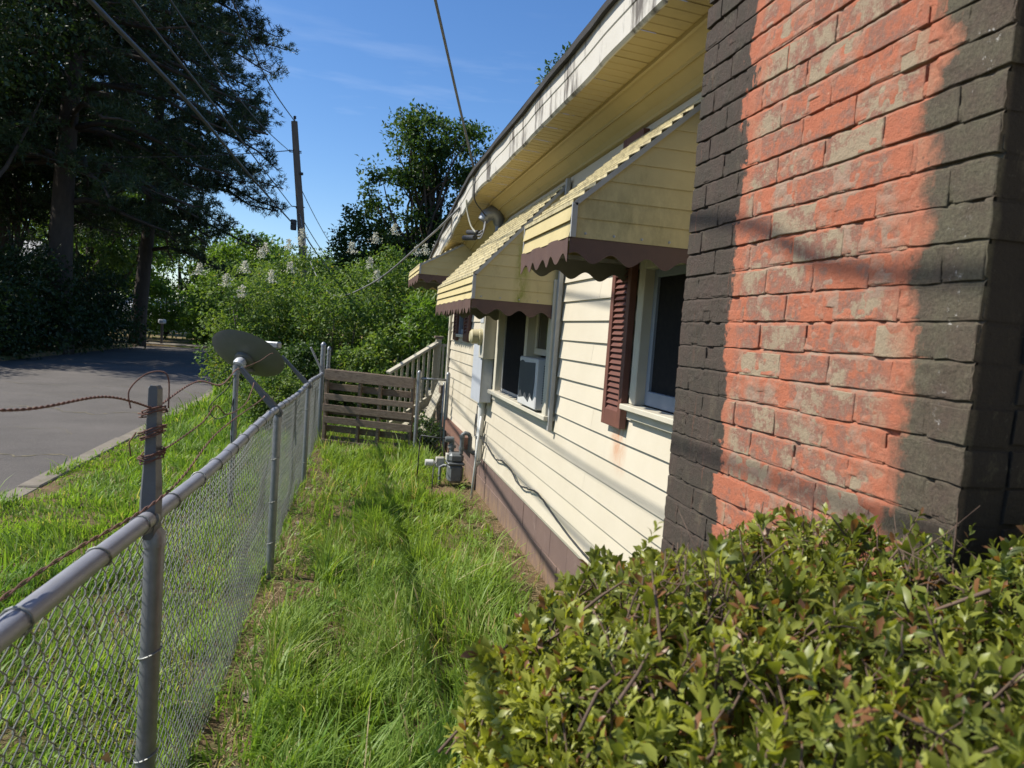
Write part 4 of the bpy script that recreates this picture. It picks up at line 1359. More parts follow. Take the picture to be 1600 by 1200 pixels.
fitted([(-1.95, 24.95, 4.75), (-1.80, 14.3, 4.12), (-1.78, 8.8, 3.90), (-1.80, 5.55, 3.71), (-1.80, 2.4, 3.50), (-1.8, .6, 3.34), (-1.8, -4, 3.30), (-1.8, -16, 5.0)], .020, 'telephone_cable', 'thick lower cable running from the black splice case on the pole')
fitted([(-2.0, 24.95, 5.28), (-1.80, 10.26, 4.30), (-1.80, 6.5, 4.10), (-1.80, 2.5, 4.05), (-1.8, -4, 4.2), (-1.8, -16, 5.4)], .012, 'telephone_cable', 'cable fixed to the pole just above the thick one')
fitted([(-2.15, 24.95, 7.0), (-1.95, 15, 5.42), (-1.92, 8.1, 4.77), (-1.9, 3, 4.60), (-1.9, -4, 4.9), (-1.9, -16, 6.4)], .010, 'power_line', 'thin middle wire sagging away from the pole')
fitted([(-2.07, 24.98, 7.98), (-1.9, 16.3, 6.5), (-1.9, 11.6, 6.19), (-1.9, 5, 5.62), (-1.85, 2.47, 5.14 + .1), (-1.8, 1.0, 4.95), (-1.8, -5, 5.2), (-1.8, -16, 7)], .014, 'power_line', 'highest wire fixed to the insulator on the pole top')
span((-2.15, 25, 7.05), (-13, 27.3, 6.3), .25, .014, 'power_line', 'wire crossing the road from the pole into the pines')
span((-1.98, 25.05, 6.3), (.9, 60, 6.0), 1.0, .014, 'power_line', 'wire leaving the spool on the far side of the pole')
span((-1.75, 25.05, 4.7), (1.6, 60, 5.0), 1.2, .024, 'telephone_cable', 'thick cable leaving the far side of the pole')
span((-1.9, 25.05, 5.3), (1.2, 60, 5.4), 1.1, .016, 'telephone_cable', 'thinner cable leaving the far side of the pole')
hang([(1.04, 6.80, 3.17), (.73, 5.9, 3.51), (.426, 5, 3.85), (-.60, 2, 5.0), (-2.0, -2, 6.6), (-4.1, -8, 9.0)], .0105, 'service_drop', m['cableg'], 'grey service drop cable coming down to the fascia edge')
hang([(1.03, 7.6, 2.96), (.86, 9.3, 2.80), (.3, 12, 2.35), (-.4, 15, 2.25), (-1.1, 19.5, 3.3), (-1.75, 24.9, 5.1)], .012, 'slack_cable', m['cableg'], 'slack grey cable sagging in front of the flowering shrubs to the eave')

# ------------------------------------------------------------------ vegetation helpers
def leaf_quads(P, D, Nn, L, W, fold=.25):
    """diamond leaves folded on the midrib: 4 vertices, 2 triangles each"""
    n = len(P)
    D = norm(D)
    S = norm(np.cross(D, Nn))
    Nn = np.cross(S, D)
    L = np.broadcast_to(L, (n,))[:, None]
    W = np.broadcast_to(W, (n,))[:, None]
    a = P
    b = P + D * L * .45 + S * W * .5 + Nn * W * fold
    c = P + D * L
    d = P + D * L * .45 - S * W * .5 + Nn * W * fold
    V = np.stack([a, b, c, d], 1).reshape(-1, 3)
    i = np.arange(n)[:, None] * 4
    T = np.concatenate([i + [0, 1, 2], i + [0, 2, 3]], 1).reshape(-1, 3)
    return V, T


def rand_unit(n, g):
    v = g.normal(size=(n, 3))
    return norm(v)


def limb_path(a, b, g, bow=.12, n=6):
    a, b = np.array(a, float), np.array(b, float)
    L = np.linalg.norm(b - a)
    off = g.normal(size=3) * bow * L
    off[2] += bow * L * .6
    return [tuple(a + (b - a) * u + off * math.sin(math.pi * u) * (1 - .3 * u)) for u in np.linspace(0, 1, n)]


def tree(name, label, cat, base, height, r0, ells, nclump, lpc, leaf, mat, seed, group=None, clump=.5, limbs=30, stems=1, shell=.5, wl=.55, bark='bark', trunk_top=.75, spread=.0, droop=.2):
    g = np.random.default_rng(seed)
    base = np.array(base, float)
    t = thing(name, label, cat, tuple(base), group)
    E_ = np.array(ells, float)
    vol = E_[:, 3] * E_[:, 4] * E_[:, 5]
    pick = g.choice(len(E_), nclump, p=vol / vol.sum())
    rad = g.uniform(shell ** 3, 1, nclump) ** (1 / 3)
    cen = base + E_[pick, :3] + rand_unit(nclump, g) * rad[:, None] * E_[pick, 3:6]
    cen[:, 2] = np.maximum(cen[:, 2], base[2] + .15)
    # trunk(s) and limbs
    mb = MB()
    tops = []
    for s in range(stems):
        a = 2 * math.pi * s / max(stems, 1) + g.uniform(0, 1)
        off = np.array([math.cos(a), math.sin(a), 0]) * spread
        top = base + np.array([g.normal() * .03 * height, g.normal() * .03 * height, height * trunk_top]) + off * (4 if stems > 1 else 0)
        b0 = base + off * .6 - [0, 0, .15]
        pth = [tuple(b0 + (top - b0) * u + np.array([math.sin(u * 5 + s), math.cos(u * 4 + s), 0]) * height * .012) for u in np.linspace(0, 1, 9)]
        mb.tube(pth, [r0 * (1 - .75 * u) * (1.25 if i == 0 else 1) for i, u in enumerate(np.linspace(0, 1, 9))], 8)
        tops.append(pth)
    mb.build('trunk', m[bark], t, smooth=True)
    mb = MB()
    for k in g.choice(nclump, min(limbs, nclump), replace=False):
        pth = tops[g.integers(0, stems)]
        zrel = (cen[k][2] - base[2]) / height
        j = int(np.clip(zrel * 8 / trunk_top - 2 - g.uniform(0, 2), 1, 8))
        rr = r0 * (1 - .75 * j / 8) * .5
        mb.tube(limb_path(pth[j], cen[k], g), [rr * (1 - .85 * u) for u in np.linspace(0, 1, 6)], 5)
    mb.build('limbs', m[bark], t, smooth=True)
    n = nclump * lpc
    cs = clump * g.uniform(.6, 1.3, nclump)
    P = np.repeat(cen, lpc, 0) + np.clip(g.normal(size=(n, 3)), -1.6, 1.6) * np.repeat(cs, lpc)[:, None] * [.55, .55, .42]
    ctr = base + (E_[:, :3] * vol[:, None]).sum(0) / vol.sum()
    out = norm(P - ctr)
    D = norm(rand_unit(n, g) + out * .5 + np.array([0, 0, -droop]))
    Nn = norm(rand_unit(n, g) * .8 + np.array([0, 0, .7]) + out * .3)
    L = leaf * g.uniform(.7, 1.3, n)
    V, T = leaf_quads(P, D, Nn, L, L * wl)
    rn = np.clip(np.repeat(g.uniform(.0, .75, nclump), lpc) + g.normal(size=n) * .15, 0, 1)
    tag(mesh_np('crown', V, T, m[mat], t, np.repeat(rn, 4)), kind='stuff')
    return t, cen


def pine(label, base, height, r0, crown0, reach, seed, lean=(0, 0), nb=70, tufts=46, needle=.20, group='pines across the road', dense=14, prof=None):
    g = np.random.default_rng(seed)
    base = np.array(base, float)
    t = thing('pine_tree', label, 'tree', tuple(base), group)
    top = base + np.array([lean[0], lean[1], height])
    tp = [tuple(base + (top - base) * u + np.array([math.sin(u * 6 + seed) * .12, math.cos(u * 5) * .1, -.2 if u == 0 else 0])) for u in np.linspace(0, 1, 16)]
    MB().tube(tp, [r0 * (1 - .82 * u) * (1.2 if u == 0 else 1) for u in np.linspace(0, 1, 16)], 12).build('trunk', m['bark'], t, smooth=True)
    mb = MB()
    TP, TD = [], []
    for b in range(nb):
        u = crown0 + (1 - crown0) * (b + g.uniform(0, 1)) / nb
        s = (u - crown0) / (1 - crown0)
        L = reach * (prof(s) if prof else (math.sin(math.pi * min(1, .22 + .78 * s)) ** .7)) * g.uniform(.6, 1.12) + .4
        az = b * 2.39996 + g.uniform(-.4, .4)
        start = np.array(tp[int(u * 15)])
        rise = g.uniform(-.12, .30) * (0.4 + s)
        dirh = np.array([math.cos(az), math.sin(az), 0])
        pts = []
        for q in np.linspace(0, 1, 6):
            pts.append(start + dirh * L * q + np.array([0, 0, rise * L * q + .06 * L * math.sin(q * 5) - .20 * L * q * q * (1 - s)]) + g.normal(size=3) * .03 * L * q)
        mb.tube([tuple(p) for p in pts], [r0 * .26 * (1 - s * .5) * (1 - .8 * q) + .012 for q in np.linspace(0, 1, 6)], 5)
        npuff = max(3, int(tufts / 11))
        for k in range(npuff):
            q = (.25 + .75 * (k + g.uniform(0, 1)) / npuff)
            i = min(int(q * 5), 4)
            p = pts[i] + (pts[i + 1] - pts[i]) * (q * 5 - i)
            side = np.array([-dirh[1], dirh[0], 0]) * g.normal() * (.35 + L * .16 * (1.3 - q)) + np.array([0, 0, abs(g.normal()) * .22 + .05]) + dirh * g.normal() * .15
            e = p + side
            mb.tube([tuple(p), tuple(p + side * .5 + [0, 0, -.03]), tuple(e)], [.022, .016, .009], 4, cap=False)
            nt_ = 13
            off = np.clip(g.normal(size=(nt_, 3)), -1.5, 1.5) * np.array([.27, .27, .16]) * g.uniform(.7, 1.25)
            TP += list(e + off)
            TD += list(norm(off + np.array([0, 0, .12]) + dirh * .1))
    mb.build('limbs', m['bark'], t, smooth=True)
    TP, TD = np.array(TP), np.array(TD)
    n = len(TP) * dense
    P = np.repeat(TP, dense, 0) + g.normal(size=(n, 3)) * .05
    D = norm(np.repeat(TD, dense, 0) * .8 + rand_unit(n, g))
    S = norm(np.cross(D, rand_unit(n, g)))
    L = (needle * g.uniform(.7, 1.25, n))[:, None]
    w = .027
    V = np.stack([P - S * w * .7, P + S * w * .7, P + D * L], 1).reshape(-1, 3)
    T = np.arange(n * 3).reshape(-1, 3)
    rn = np.clip(np.repeat(g.uniform(0, .8, len(TP)), dense) + g.normal(size=n) * .12, 0, 1)
    tag(mesh_np('needles', V, T, m['pine'], t, np.repeat(rn, 3)), kind='stuff')
    return t


# ------------------------------------------------------------------ trees
pine('tall dark pine with thick trunk rising from the bushes across the road', (-9.9, 28.5, 0), 19, .44, .32, 5.6, 3, (.6, 0), 90, 105)
pine('big spreading pine with bare lower trunk and long limbs reaching over the road', (-9.7, 38, 0), 22, .36, .26, 5.9, 5, (.8, 0), 130, 125, .22, dense=14)
pine('slender pine half hidden behind the two large pines', (-13.5, 33, 0), 20, .30, .30, 5.0, 8, (0, 0), 70, 90)

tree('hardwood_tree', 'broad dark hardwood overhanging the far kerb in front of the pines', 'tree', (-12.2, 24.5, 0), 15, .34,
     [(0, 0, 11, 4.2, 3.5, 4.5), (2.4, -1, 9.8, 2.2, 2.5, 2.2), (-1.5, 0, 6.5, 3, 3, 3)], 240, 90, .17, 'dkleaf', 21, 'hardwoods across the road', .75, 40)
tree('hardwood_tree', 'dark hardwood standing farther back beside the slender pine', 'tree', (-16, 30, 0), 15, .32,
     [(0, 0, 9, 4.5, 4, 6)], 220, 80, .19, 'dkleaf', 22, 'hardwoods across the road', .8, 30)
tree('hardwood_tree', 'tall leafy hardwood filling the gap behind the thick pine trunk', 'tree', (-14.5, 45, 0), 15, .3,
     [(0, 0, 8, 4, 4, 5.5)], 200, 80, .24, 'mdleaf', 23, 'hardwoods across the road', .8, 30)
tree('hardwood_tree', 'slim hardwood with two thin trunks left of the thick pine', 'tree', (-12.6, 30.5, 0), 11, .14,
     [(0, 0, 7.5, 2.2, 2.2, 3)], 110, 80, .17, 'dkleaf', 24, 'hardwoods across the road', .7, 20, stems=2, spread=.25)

# dark understorey along the far kerb
us = [(-10.9, 22.3, 3.0, 1.6), (-10.9, 24.4, 3.2, 1.7), (-10.7, 26.6, 3.4, 1.8), (-10.6, 28.9, 3.4, 1.8), (-10.3, 31.2, 3.3, 1.9), (-10.4, 33.6, 3.2, 1.8), (-13.2, 27, 4.2, 2.3), (-13.4, 33.5, 4.2, 2.4), (-11.6, 19.6, 3.2, 1.8)]
ul = ['dark bush on the far kerb, foremost but one of the row', 'dark bush below the broad hardwood', 'dark bush between the broad hardwood and thick pine', 'dark bush hiding the foot of the thick pine',
      'dark bush just past the thick pine', 'last dark bush of the row before the spreading pine', 'taller dark bush behind the row, under the hardwood', 'taller dark bush behind the last of the row', 'dark bush at the start of the row on the far kerb']
for i, (x, y, h, r_) in enumerate(us):
    tree('dark_bush', ul[i], 'bush', (x, y, 0), h, .06, [(0, 0, h * .55, r_, r_ * 1.15, h * .5), (.25 * r_, 0, h * .25, r_ * .9, r_, h * .28)], 110, 62, .14, 'dkleaf', 40 + i,
         'dark bushes along the far kerb', .5, 14, stems=3, spread=.25, shell=.35)

# sunlit trees beyond the pines
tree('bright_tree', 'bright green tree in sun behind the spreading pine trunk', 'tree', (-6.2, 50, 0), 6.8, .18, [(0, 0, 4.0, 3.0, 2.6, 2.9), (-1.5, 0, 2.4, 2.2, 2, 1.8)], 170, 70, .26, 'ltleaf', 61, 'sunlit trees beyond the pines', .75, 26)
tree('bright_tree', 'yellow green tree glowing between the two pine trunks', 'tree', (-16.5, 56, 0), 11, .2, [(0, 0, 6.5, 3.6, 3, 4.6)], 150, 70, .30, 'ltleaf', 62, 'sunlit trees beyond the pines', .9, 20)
tree('bright_tree', 'rounded green tree low on the skyline right of the spreading pine', 'tree', (-2.6, 54, 0), 5.6, .2, [(0, 0, 3.4, 3.4, 2.8, 2.5)], 130, 70, .28, 'mdleaf', 63, 'sunlit trees beyond the pines', .9, 20)
tree('bright_tree', 'small bright shrub tree at the road end beside the far house', 'tree', (-10.6, 47, 0), 3.2, .08, [(0, 0, 1.8, 2.0, 1.6, 1.5)], 90, 60, .2, 'ltleaf', 64, 'sunlit trees beyond the pines', .6, 12)
tree('bright_tree', 'low leafy shrub at the road end under the pine limbs', 'tree', (-7.2, 43, 0), 2.6, .07, [(0, 0, 1.3, 1.7, 1.4, 1.2)], 80, 60, .18, 'ltleaf', 65, 'sunlit trees beyond the pines', .5, 10)
tree('distant_tree', 'small dark rounded tree behind the utility pole', 'tree', (1.2, 75, 0), 8.2, .25, [(0, 0, 5.3, 3.4, 3, 3.0)], 120, 60, .34, 'oakleaf', 66, None, 1.0, 20)
for i, (x, y, h, r_, lb) in enumerate(((-24, 66, 13, 7, 'far tree at the left of the distant belt'), (-9, 78, 9, 7, 'far tree behind the bright trees at the road end'), (8, 82, 10, 7, 'far tree behind the oak'),
                                       (-30, 48, 14, 6.5, 'far tree behind the hardwoods'), (-15.5, 74, 9.5, 5.5, 'far tree closing the gap beside the far house'), (-2, 92, 10, 7, 'farthest tree behind the utility pole'))):
    tree('distant_tree', lb, 'tree', (x, y, 0), h, .3, [(0, 0, h * .5, r_, r_ * .8, h * .5)], 150, 60, .42, 'mdleaf', 70 + i, 'distant belt of trees', 1.3, 20)

# oak behind the house
tree('oak_tree', 'tall open oak with see-through crown behind the far end of the house', 'tree', (2.9, 30, 0), 11.2, .26,
     [(-.4, 0, 8.6, 1.6, 1.5, 1.7), (1.2, 0, 8.2, 1.4, 1.4, 2.0), (-1.4, 0, 6.4, 2.0, 1.7, 1.6), (.6, 0, 4.8, 2.6, 2, 1.6), (1.7, 0, 6.2, 1.1, 1.2, 1.2)],
     210, 95, .17, 'oakleaf', 81, None, .48, 90, shell=.3, trunk_top=.8)
tree('oak_tree', 'dense dark round tree low beside the oak', 'tree', (.9, 31, 0), 6.4, .2, [(-.3, 0, 4.0, 1.5, 1.4, 2.1), (.9, 0, 3.3, 1.8, 1.4, 1.9)], 160, 95, .17, 'oakleaf', 82, None, .5, 30)
tree('backyard_tree', 'treetop just showing above the roof edge', 'tree', (6.6, 22, 0), 10.5, .25, [(-.4, 0, 9.6, .8, 1, .9), (1.2, 0, 9.0, 1.4, 1.5, 1.6)], 70, 90, .15, 'oakleaf', 83, None, .4, 30)

# crape myrtles with white flower heads
def panicles(t, cen, cnt, seed, size=.16, zmin=1.6, camside=True):
    g = np.random.default_rng(seed)
    c0 = cen.mean(0)
    score = cen[:, 2] * 1.0 - (cen[:, 1] - c0[1]) * .5 + g.uniform(0, .9, len(cen))
    for k in np.argsort(-score)[:cnt]:
        n = 120
        c = cen[k] + norm(cen[k] - c0) * .32 + np.array([0, -.05, .10])
        u = g.uniform(0, 1, n)
        P = c + np.stack([g.normal(size=n) * .055 * (1.1 - u * .8), g.normal(size=n) * .055 * (1.1 - u * .8), (u - .3) * size * 1.3], 1)
        V, T = leaf_quads(P, rand_unit(n, g), rand_unit(n, g), .030, .028)
        tag(mesh_np('flower_head', V, T, m['flower'], t, np.repeat(g.uniform(0, 1, n), 4)), kind='stuff')


cms = [(-1.75, 14.6, 2.55, [(0, 0, 1.75, .95, 1.0, .85), (.1, 0, .9, .9, .9, .8)], 'left-hand crape myrtle by the kerb, with most white flower heads', 6),
       (-1.15, 16.6, 3.1, [(0, 0, 2.1, 1.0, 1.0, 1.0), (.2, 0, 1.1, 1.0, .9, .9)], 'crape myrtle with white heads in front of the utility pole', 5),
       (-.15, 14.2, 2.7, [(0, 0, 1.7, 1.0, .9, .95), (0, 0, .8, 1.0, .8, .8)], 'crape myrtle behind the pallet with few white heads', 2),
       (.72, 15.4, 3.3, [(0, 0, 2.25, .95, .95, 1.0), (0, 0, 1.2, .9, .8, .9)], 'tall crape myrtle in front of the oak', 4),
       (1.75, 14.6, 3.1, [(0, 0, 2.1, .9, .9, .9), (-.2, 0, 1.2, .9, .8, .9)], 'crape myrtle beside the far awning', 5)]
for i, (x, y, h, ells, lb, nf) in enumerate(cms):
    t, cen = tree('crape_myrtle', lb, 'shrub', (x, y, 0), h, .035, ells, 170, 85, .075, 'myrtle', 100 + i, 'flowering crape myrtles', .30, 45, stems=5, spread=.12, shell=.35, wl=.5, bark='twigg', trunk_top=.7)
    panicles(t, cen, nf, 200 + i)
tree('sapling', 'bright green sapling with long leaves by the deck rail', 'sapling', (1.35, 13.2, 0), 2.3, .025, [(0, 0, 1.75, .45, .4, .5), (-.1, 0, 1.2, .4, .4, .5)], 60, 60, .11, 'ltleaf', 121, None, .2, 20, stems=2, spread=.08, wl=.32, bark='twigg', droop=.5)
tree('sapling', 'leafy green shrub filling the corner behind the stair', 'shrub', (.55, 12.9, 0), 1.6, .025, [(0, 0, .85, .75, .5, .75)], 80, 70, .075, 'myrtle', 122, None, .22, 20, stems=4, spread=.1, bark='twigg')
tree('small_shrub', 'clipped round shrub on the grass behind the dish', 'shrub', (-1.0, 11.4, 0), .95, .02, [(0, 0, .5, .50, .5, .42)], 120, 70, .045, 'myrtle', 123, None, .14, 20, stems=4, spread=.1, bark='twigg')
tree('small_shrub', 'dark leafy shrub at the foot of the fence end', 'shrub', (-.75, 12.8, 0), 1.3, .02, [(0, 0, .65, .7, .6, .6)], 110, 70, .06, 'oakleaf', 124, None, .18, 20, stems=4, spread=.1, bark='twigg')
tree('gate_weeds', 'weedy undergrowth in the dark corner behind the gate', 'weeds', (1.12, 10.35, 0), .55, .008, [(0, 0, .22, .22, .25, .2)], 40, 40, .05, 'oakleaf', 125, None, .1, 12, stems=4, spread=.06, bark='twigg')

# far house among the trees and a board at the left edge
fh_ = thing('far_house', 'pale house with grey roof far off among the trees', 'house', (-14, 60, 0))
MB().box(-17.5, -11, 60, 66, 0, 1.15).build('wall', m['house2'], fh_)
MB().add([(-17.9, 59.6, 1.1), (-10.6, 59.6, 1.1), (-10.6, 66.4, 1.1), (-17.9, 66.4, 1.1), (-16.6, 63, 2.6), (-11.9, 63, 2.6)], [(0, 1, 5, 4), (2, 3, 4, 5), (1, 2, 5), (3, 0, 4), (3, 2, 1, 0)]).build('roof', m['roof2'], fh_)
for x in (-16, -13.5):
    MB().box(x, x + .9, 59.97, 60.02, .35, .95).build('window', m['glass'], fh_)
fb = thing('white_shed', 'white shed wall glimpsed through the dark bushes', 'shed', (-16, 36, 0))
MB().box(-18.5, -14.05, 36, 40, 0, 3.5).build('wall', m['house2'], fb)
MB().add([(-18.8, 35.8, 3.5), (-13.85, 35.8, 3.5), (-13.85, 40.2, 3.5), (-18.8, 40.2, 3.5), (-18.8, 38, 4.4), (-13.85, 38, 4.4)], [(0, 1, 5, 4), (2, 3, 4, 5), (1, 2, 5), (3, 0, 4), (3, 2, 1, 0)]).build('roof', m['roof2'], fb)
mbx = thing('mailbox', 'small pale mailbox on a post at the road end', 'mailbox', (-9.0, 39.3, 0))
MB().box(-9.05, -8.95, 39.25, 39.35, 0, 1.0).build('post', m['polew'], mbx)
MB().box(-9.14, -8.86, 39.05, 39.55, 1.0, 1.22).build('box', m['boxg'], mbx, bevel=.05)


# ------------------------------------------------------------------ grass
def blades(P, h, w, lean, az, g):
    """curved tapering blades: 7 vertices, 5 triangles"""
    n = len(P)
    d = np.stack([np.cos(az), np.sin(az), np.zeros(n)], 1)
    s = np.stack([-np.sin(az), np.cos(az), np.zeros(n)], 1)
    tw = norm(s + d * g.normal(size=(n, 1)) * .5)
    V = np.zeros((n, 7, 3))
    for i, (u, ww) in enumerate(((0, .8), (.38, 1.), (.74, .72))):
        c = P + d * (lean * u * u)[:, None] + np.array([0, 0, 1]) * (h * (u - .32 * (lean / np.maximum(h, .01)).clip(0, 1.5) * u * u))[:, None]
        V[:, 2 * i] = c - tw * (w * ww * .5)[:, None]
        V[:, 2 * i + 1] = c + tw * (w * ww * .5)[:, None]
    V[:, 6] = P + d * lean[:, None] + np.array([0, 0, 1]) * (h * (1 - .32 * (lean / np.maximum(h, .01)).clip(0, 1.5)))[:, None]
    i = np.arange(n)[:, None] * 7
    T = np.concatenate([i + [0, 1, 3], i + [0, 3, 2], i + [2, 3, 5], i + [2, 5, 4], i + [4, 5, 6]], 1).reshape(-1, 3)
    return V.reshape(-1, 3), T


def field(name, label, x0, x1, y0, y1, n, hmean, mat, seed, keep, wmul=1., hfun=None):
    g = np.random.default_rng(seed)
    # more blades near the camera
    u = g.uniform(0, 1, n)
    p = .55
    Y = (y0 ** p + u * (y1 ** p - y0 ** p)) ** (1 / p)
    X = g.uniform(x0, x1, n)
    # gather in tussocks
    X = X + (vnoise(X * 9, Y * 9, seed + 1) - .5) * .09
    Y = Y + (vnoise(X * 9, Y * 9, seed + 2) - .5) * .09
    k = g.uniform(0, 1, n) < keep(X, Y)
    X, Y = X[k], Y[k]
    n = len(X)
    h = hmean * g.gamma(5, 1 / 5, n) * (.40 + 1.25 * vnoise(X * 3.1, Y * 3.1, seed + 3) * (.6 + .8 * vnoise(X * 9, Y * 9, seed + 8)))
    if hfun is not None:
        h = h * hfun(X, Y)
    lean = h * g.uniform(.1, 1.05, n)
    az = g.uniform(0, 2 * math.pi, n) * .6 + vnoise(X * 1.7, Y * 1.7, seed + 4) * 9
    w = (.0045 + .0040 * g.uniform(0, 1, n)) * wmul * (1 + np.clip(Y - 4, 0, 30) * .09)
    w = np.where(g.uniform(size=n) < .12, w * 1.7, w)
    P = np.stack([X, Y, gz_all(X, Y) - .006], 1)
    V, T = blades(P, h, w, lean, az, g)
    rn = np.clip(.15 + .6 * vnoise(X * 1.1, Y * 1.1, seed + 6) + g.normal(size=n) * .16, 0, .89)
    dry = g.uniform(0, 1, n) < .03 + .10 * (vnoise(X * 2.5, Y * 2.5, seed + 7) > .62)
    rn = np.where(dry, 1., rn)
    o = mesh_np(name, V, T, m[mat], None, np.repeat(rn, 7), smooth=True)
    return tag(o, label, None, None, 'stuff')


def keep_yard(X, Y):
    k = np.ones_like(X)
    df = X - fx(Y)
    k *= np.clip((df - .13 + (vnoise(X * 5, Y * 2.2, 70) - .5) * .34) / .16, .06, 1)              # bare strip along the fence
    dw = WX - X
    k *= np.clip((dw - .18 + (vnoise(X * 4, Y * 2.5, 71) - .5) * .42) / .20, .05, 1)               # and along the wall
    k *= np.where(vnoise(X * 2.4 + 9, Y * 1.3, 72) > .62, .28, 1)                                    # worn places
    path = np.abs(X - (.62 + .10 * np.sin(Y * .9)))
    k *= np.clip(.35 + path / .18, .6, 1)
    k *= np.clip(-.12 + 1.75 * vnoise(X * 6, Y * 6, 73), .04, 1)
    gas = np.hypot((X - 1.15) / .42, (Y - 7.5) / .55)
    k *= np.clip((gas - .55) / .4, .04, 1)
    return k


field('yard_grass', 'long green grass in the narrow yard', -.42, 1.40, 1.5, 11.4, 150000, .112, 'grass', 301, keep_yard, 1.0)


def keep_verge(X, Y):
    k = np.clip(.45 + .8 * vnoise(X * 6, Y * 6, 80), 0, 1)
    k *= np.clip((fx(Y) - X + .02) / .10, .25, 1)
    return np.where((X > KERB - .03), k, 0) * np.clip((X - KERB + .04) / .14 * (.3 + 1.4 * vnoise(X * 2, Y * 2.3, 81)), 0, 1)


field('verge_grass', 'bright green grass on the verge between fence and kerb', KERB - .03, -.36, 1.7, 30, 150000, .088, 'verge', 311, keep_verge, 1.05, lambda X, Y: np.clip((X - KERB) / .55, .40, 1))
field('kerb_weeds', 'weeds growing along the kerb edge', KERB - .20, KERB + .05, 3, 30, 16000, .075, 'verge', 321,
      lambda X, Y: (vnoise(X * 3, Y * 1.1, 90) > .42) * 1.0, 1.1)
field('back_grass', 'rough grass beyond the pallet and at the road end', -2.6, 1.4, 11.4, 20, 22000, .16, 'verge', 331, lambda X, Y: np.ones_like(X) * .8, 1.4)
g = np.random.default_rng(5)
nst = 26000
Xs = np.where(g.uniform(size=nst) < .5, -.40 + np.abs(g.normal(size=nst)) * .17, g.uniform(-.4, 1.4, nst))
Xs = np.where(g.uniform(size=nst) < .30, 1.40 - np.abs(g.normal(size=nst)) * .18, Xs)
Ys = 1.6 + g.uniform(size=nst) ** 1.5 * 9.5
az = g.uniform(0, 6.28, nst)
Dd = np.stack([np.cos(az), np.sin(az), g.normal(size=nst) * .18], 1)
P = np.stack([Xs, Ys, gz_all(Xs, Ys) + .004 + g.uniform(0, .012, nst)], 1)
V, T = leaf_quads(P, Dd, np.tile([0, 0, 1.], (nst, 1)), g.uniform(.03, .10, nst), g.uniform(.002, .005, nst), .05)
tag(mesh_np('dry_straw', V, T, m['straw'], None, np.repeat(g.uniform(0, 1, nst), 4)), 'dry straw and clippings on the bare soil', None, None, 'stuff')
# broad-leaved weeds and clover among the grass
g = np.random.default_rng(15)
ncl = 620
cxw, cyw = g.uniform(-.38, 1.36, ncl), 1.8 + g.uniform(size=ncl) ** 1.3 * 9
rep_ = 9
Xw, Yw = np.repeat(cxw, rep_), np.repeat(cyw, rep_)
az = g.uniform(0, 6.28, ncl * rep_)
P = np.stack([Xw + np.cos(az) * .006, Yw + np.sin(az) * .006, gz_all(Xw, Yw) + .012 + g.uniform(0, .05, ncl * rep_)], 1)
Dd = np.stack([np.cos(az), np.sin(az), g.uniform(.0, .7, ncl * rep_)], 1)
Lw = np.repeat(g.uniform(.018, .055, ncl), rep_) * g.uniform(.7, 1.2, ncl * rep_)
V, T = leaf_quads(P, Dd, np.tile([0, 0, 1.], (ncl * rep_, 1)) + g.normal(size=(ncl * rep_, 3)) * .2, Lw, Lw * .5, .12)
tag(mesh_np('yard_weeds', V, T, m['verge'], None, np.repeat(np.clip(np.repeat(g.uniform(0, .8, ncl), rep_), 0, .9), 4)), 'broad leaved weeds among the yard grass', None, None, 'stuff')
# broken brick by the fence and a dead leaf caught in the mesh
tag(MB().box(-.20, -.10, 2.72, 2.80, .0, .05).build('brick_fragment', pm('loose_red_brick', (.42, .13, .07), (.30, .10, .06), 20, .9, .5, 60), bevel=.012), 'broken red brick lying in the grass by the fence', 'brick')
g = np.random.default_rng(9)
V, T = leaf_quads(np.array([[-.452, 1.55, .79], [-.445, 1.58, .78], [-.45, 1.60, .76]]), np.array([[.1, .2, -1], [.1, .9, -.6], [.0, -.4, -.9]]), np.array([[1., .3, .2]] * 3), np.array([.10, .07, .08]), np.array([.03, .025, .03]))
tag(mesh_np('dead_leaf', V, T, m['straw'], None, np.repeat([.1, .5, .3], 4)), 'curled brown dead leaf caught in the fence mesh', 'leaf')
# pale stones along the fence foot
for i in range(9):
    y = 2.7 + i * .62 + random.uniform(-.15, .15)
    x = fx(y) + .09 + random.uniform(-.04, .07)
    s = random.uniform(.025, .055)
    b = bmesh.new()
    bmesh.ops.create_icosphere(b, subdivisions=2, radius=s)
    for v in b.verts:
        v.co = Vector((v.co.x * .8, v.co.y * 1.5, v.co.z * .28)) * (1 + random.uniform(-.1, .1))
    me = bpy.data.meshes.new('stone')
    b.to_mesh(me)
    b.free()
    me.materials.append(m['stone'])
    o = bpy.data.objects.new('stone', me)
    C.objects.link(o)
    o.location = (x, y, .008)
    tag(o, 'flat pale stone on the bare strip at the foot of the fence', 'stone', 'stones along the fence foot')


# ------------------------------------------------------------------ hedge in the foreground
def hedge_top(x, y):
    z = 1.368 + .075 * np.clip((x - .55) / .5, 0, 1) + (vnoise(x * 5, y * 5, 50) - .5) * .07 + (vnoise(x * 13, y * 13, 51) - .5) * .05
    left = np.clip((.52 - x) / .28, 0, 1.3)
    far = np.clip((y - 1.05) / .35, 0, 1.2)
    return z - .26 * left ** 1.6 - .11 * far ** 2


hed = thing('hedge', 'leafy clipped hedge with brown twigs at the foot of the brick chimney', 'hedge', (.75, .8, 0))
g = np.random.default_rng(77)
XL, YFAR = .215, 1.40


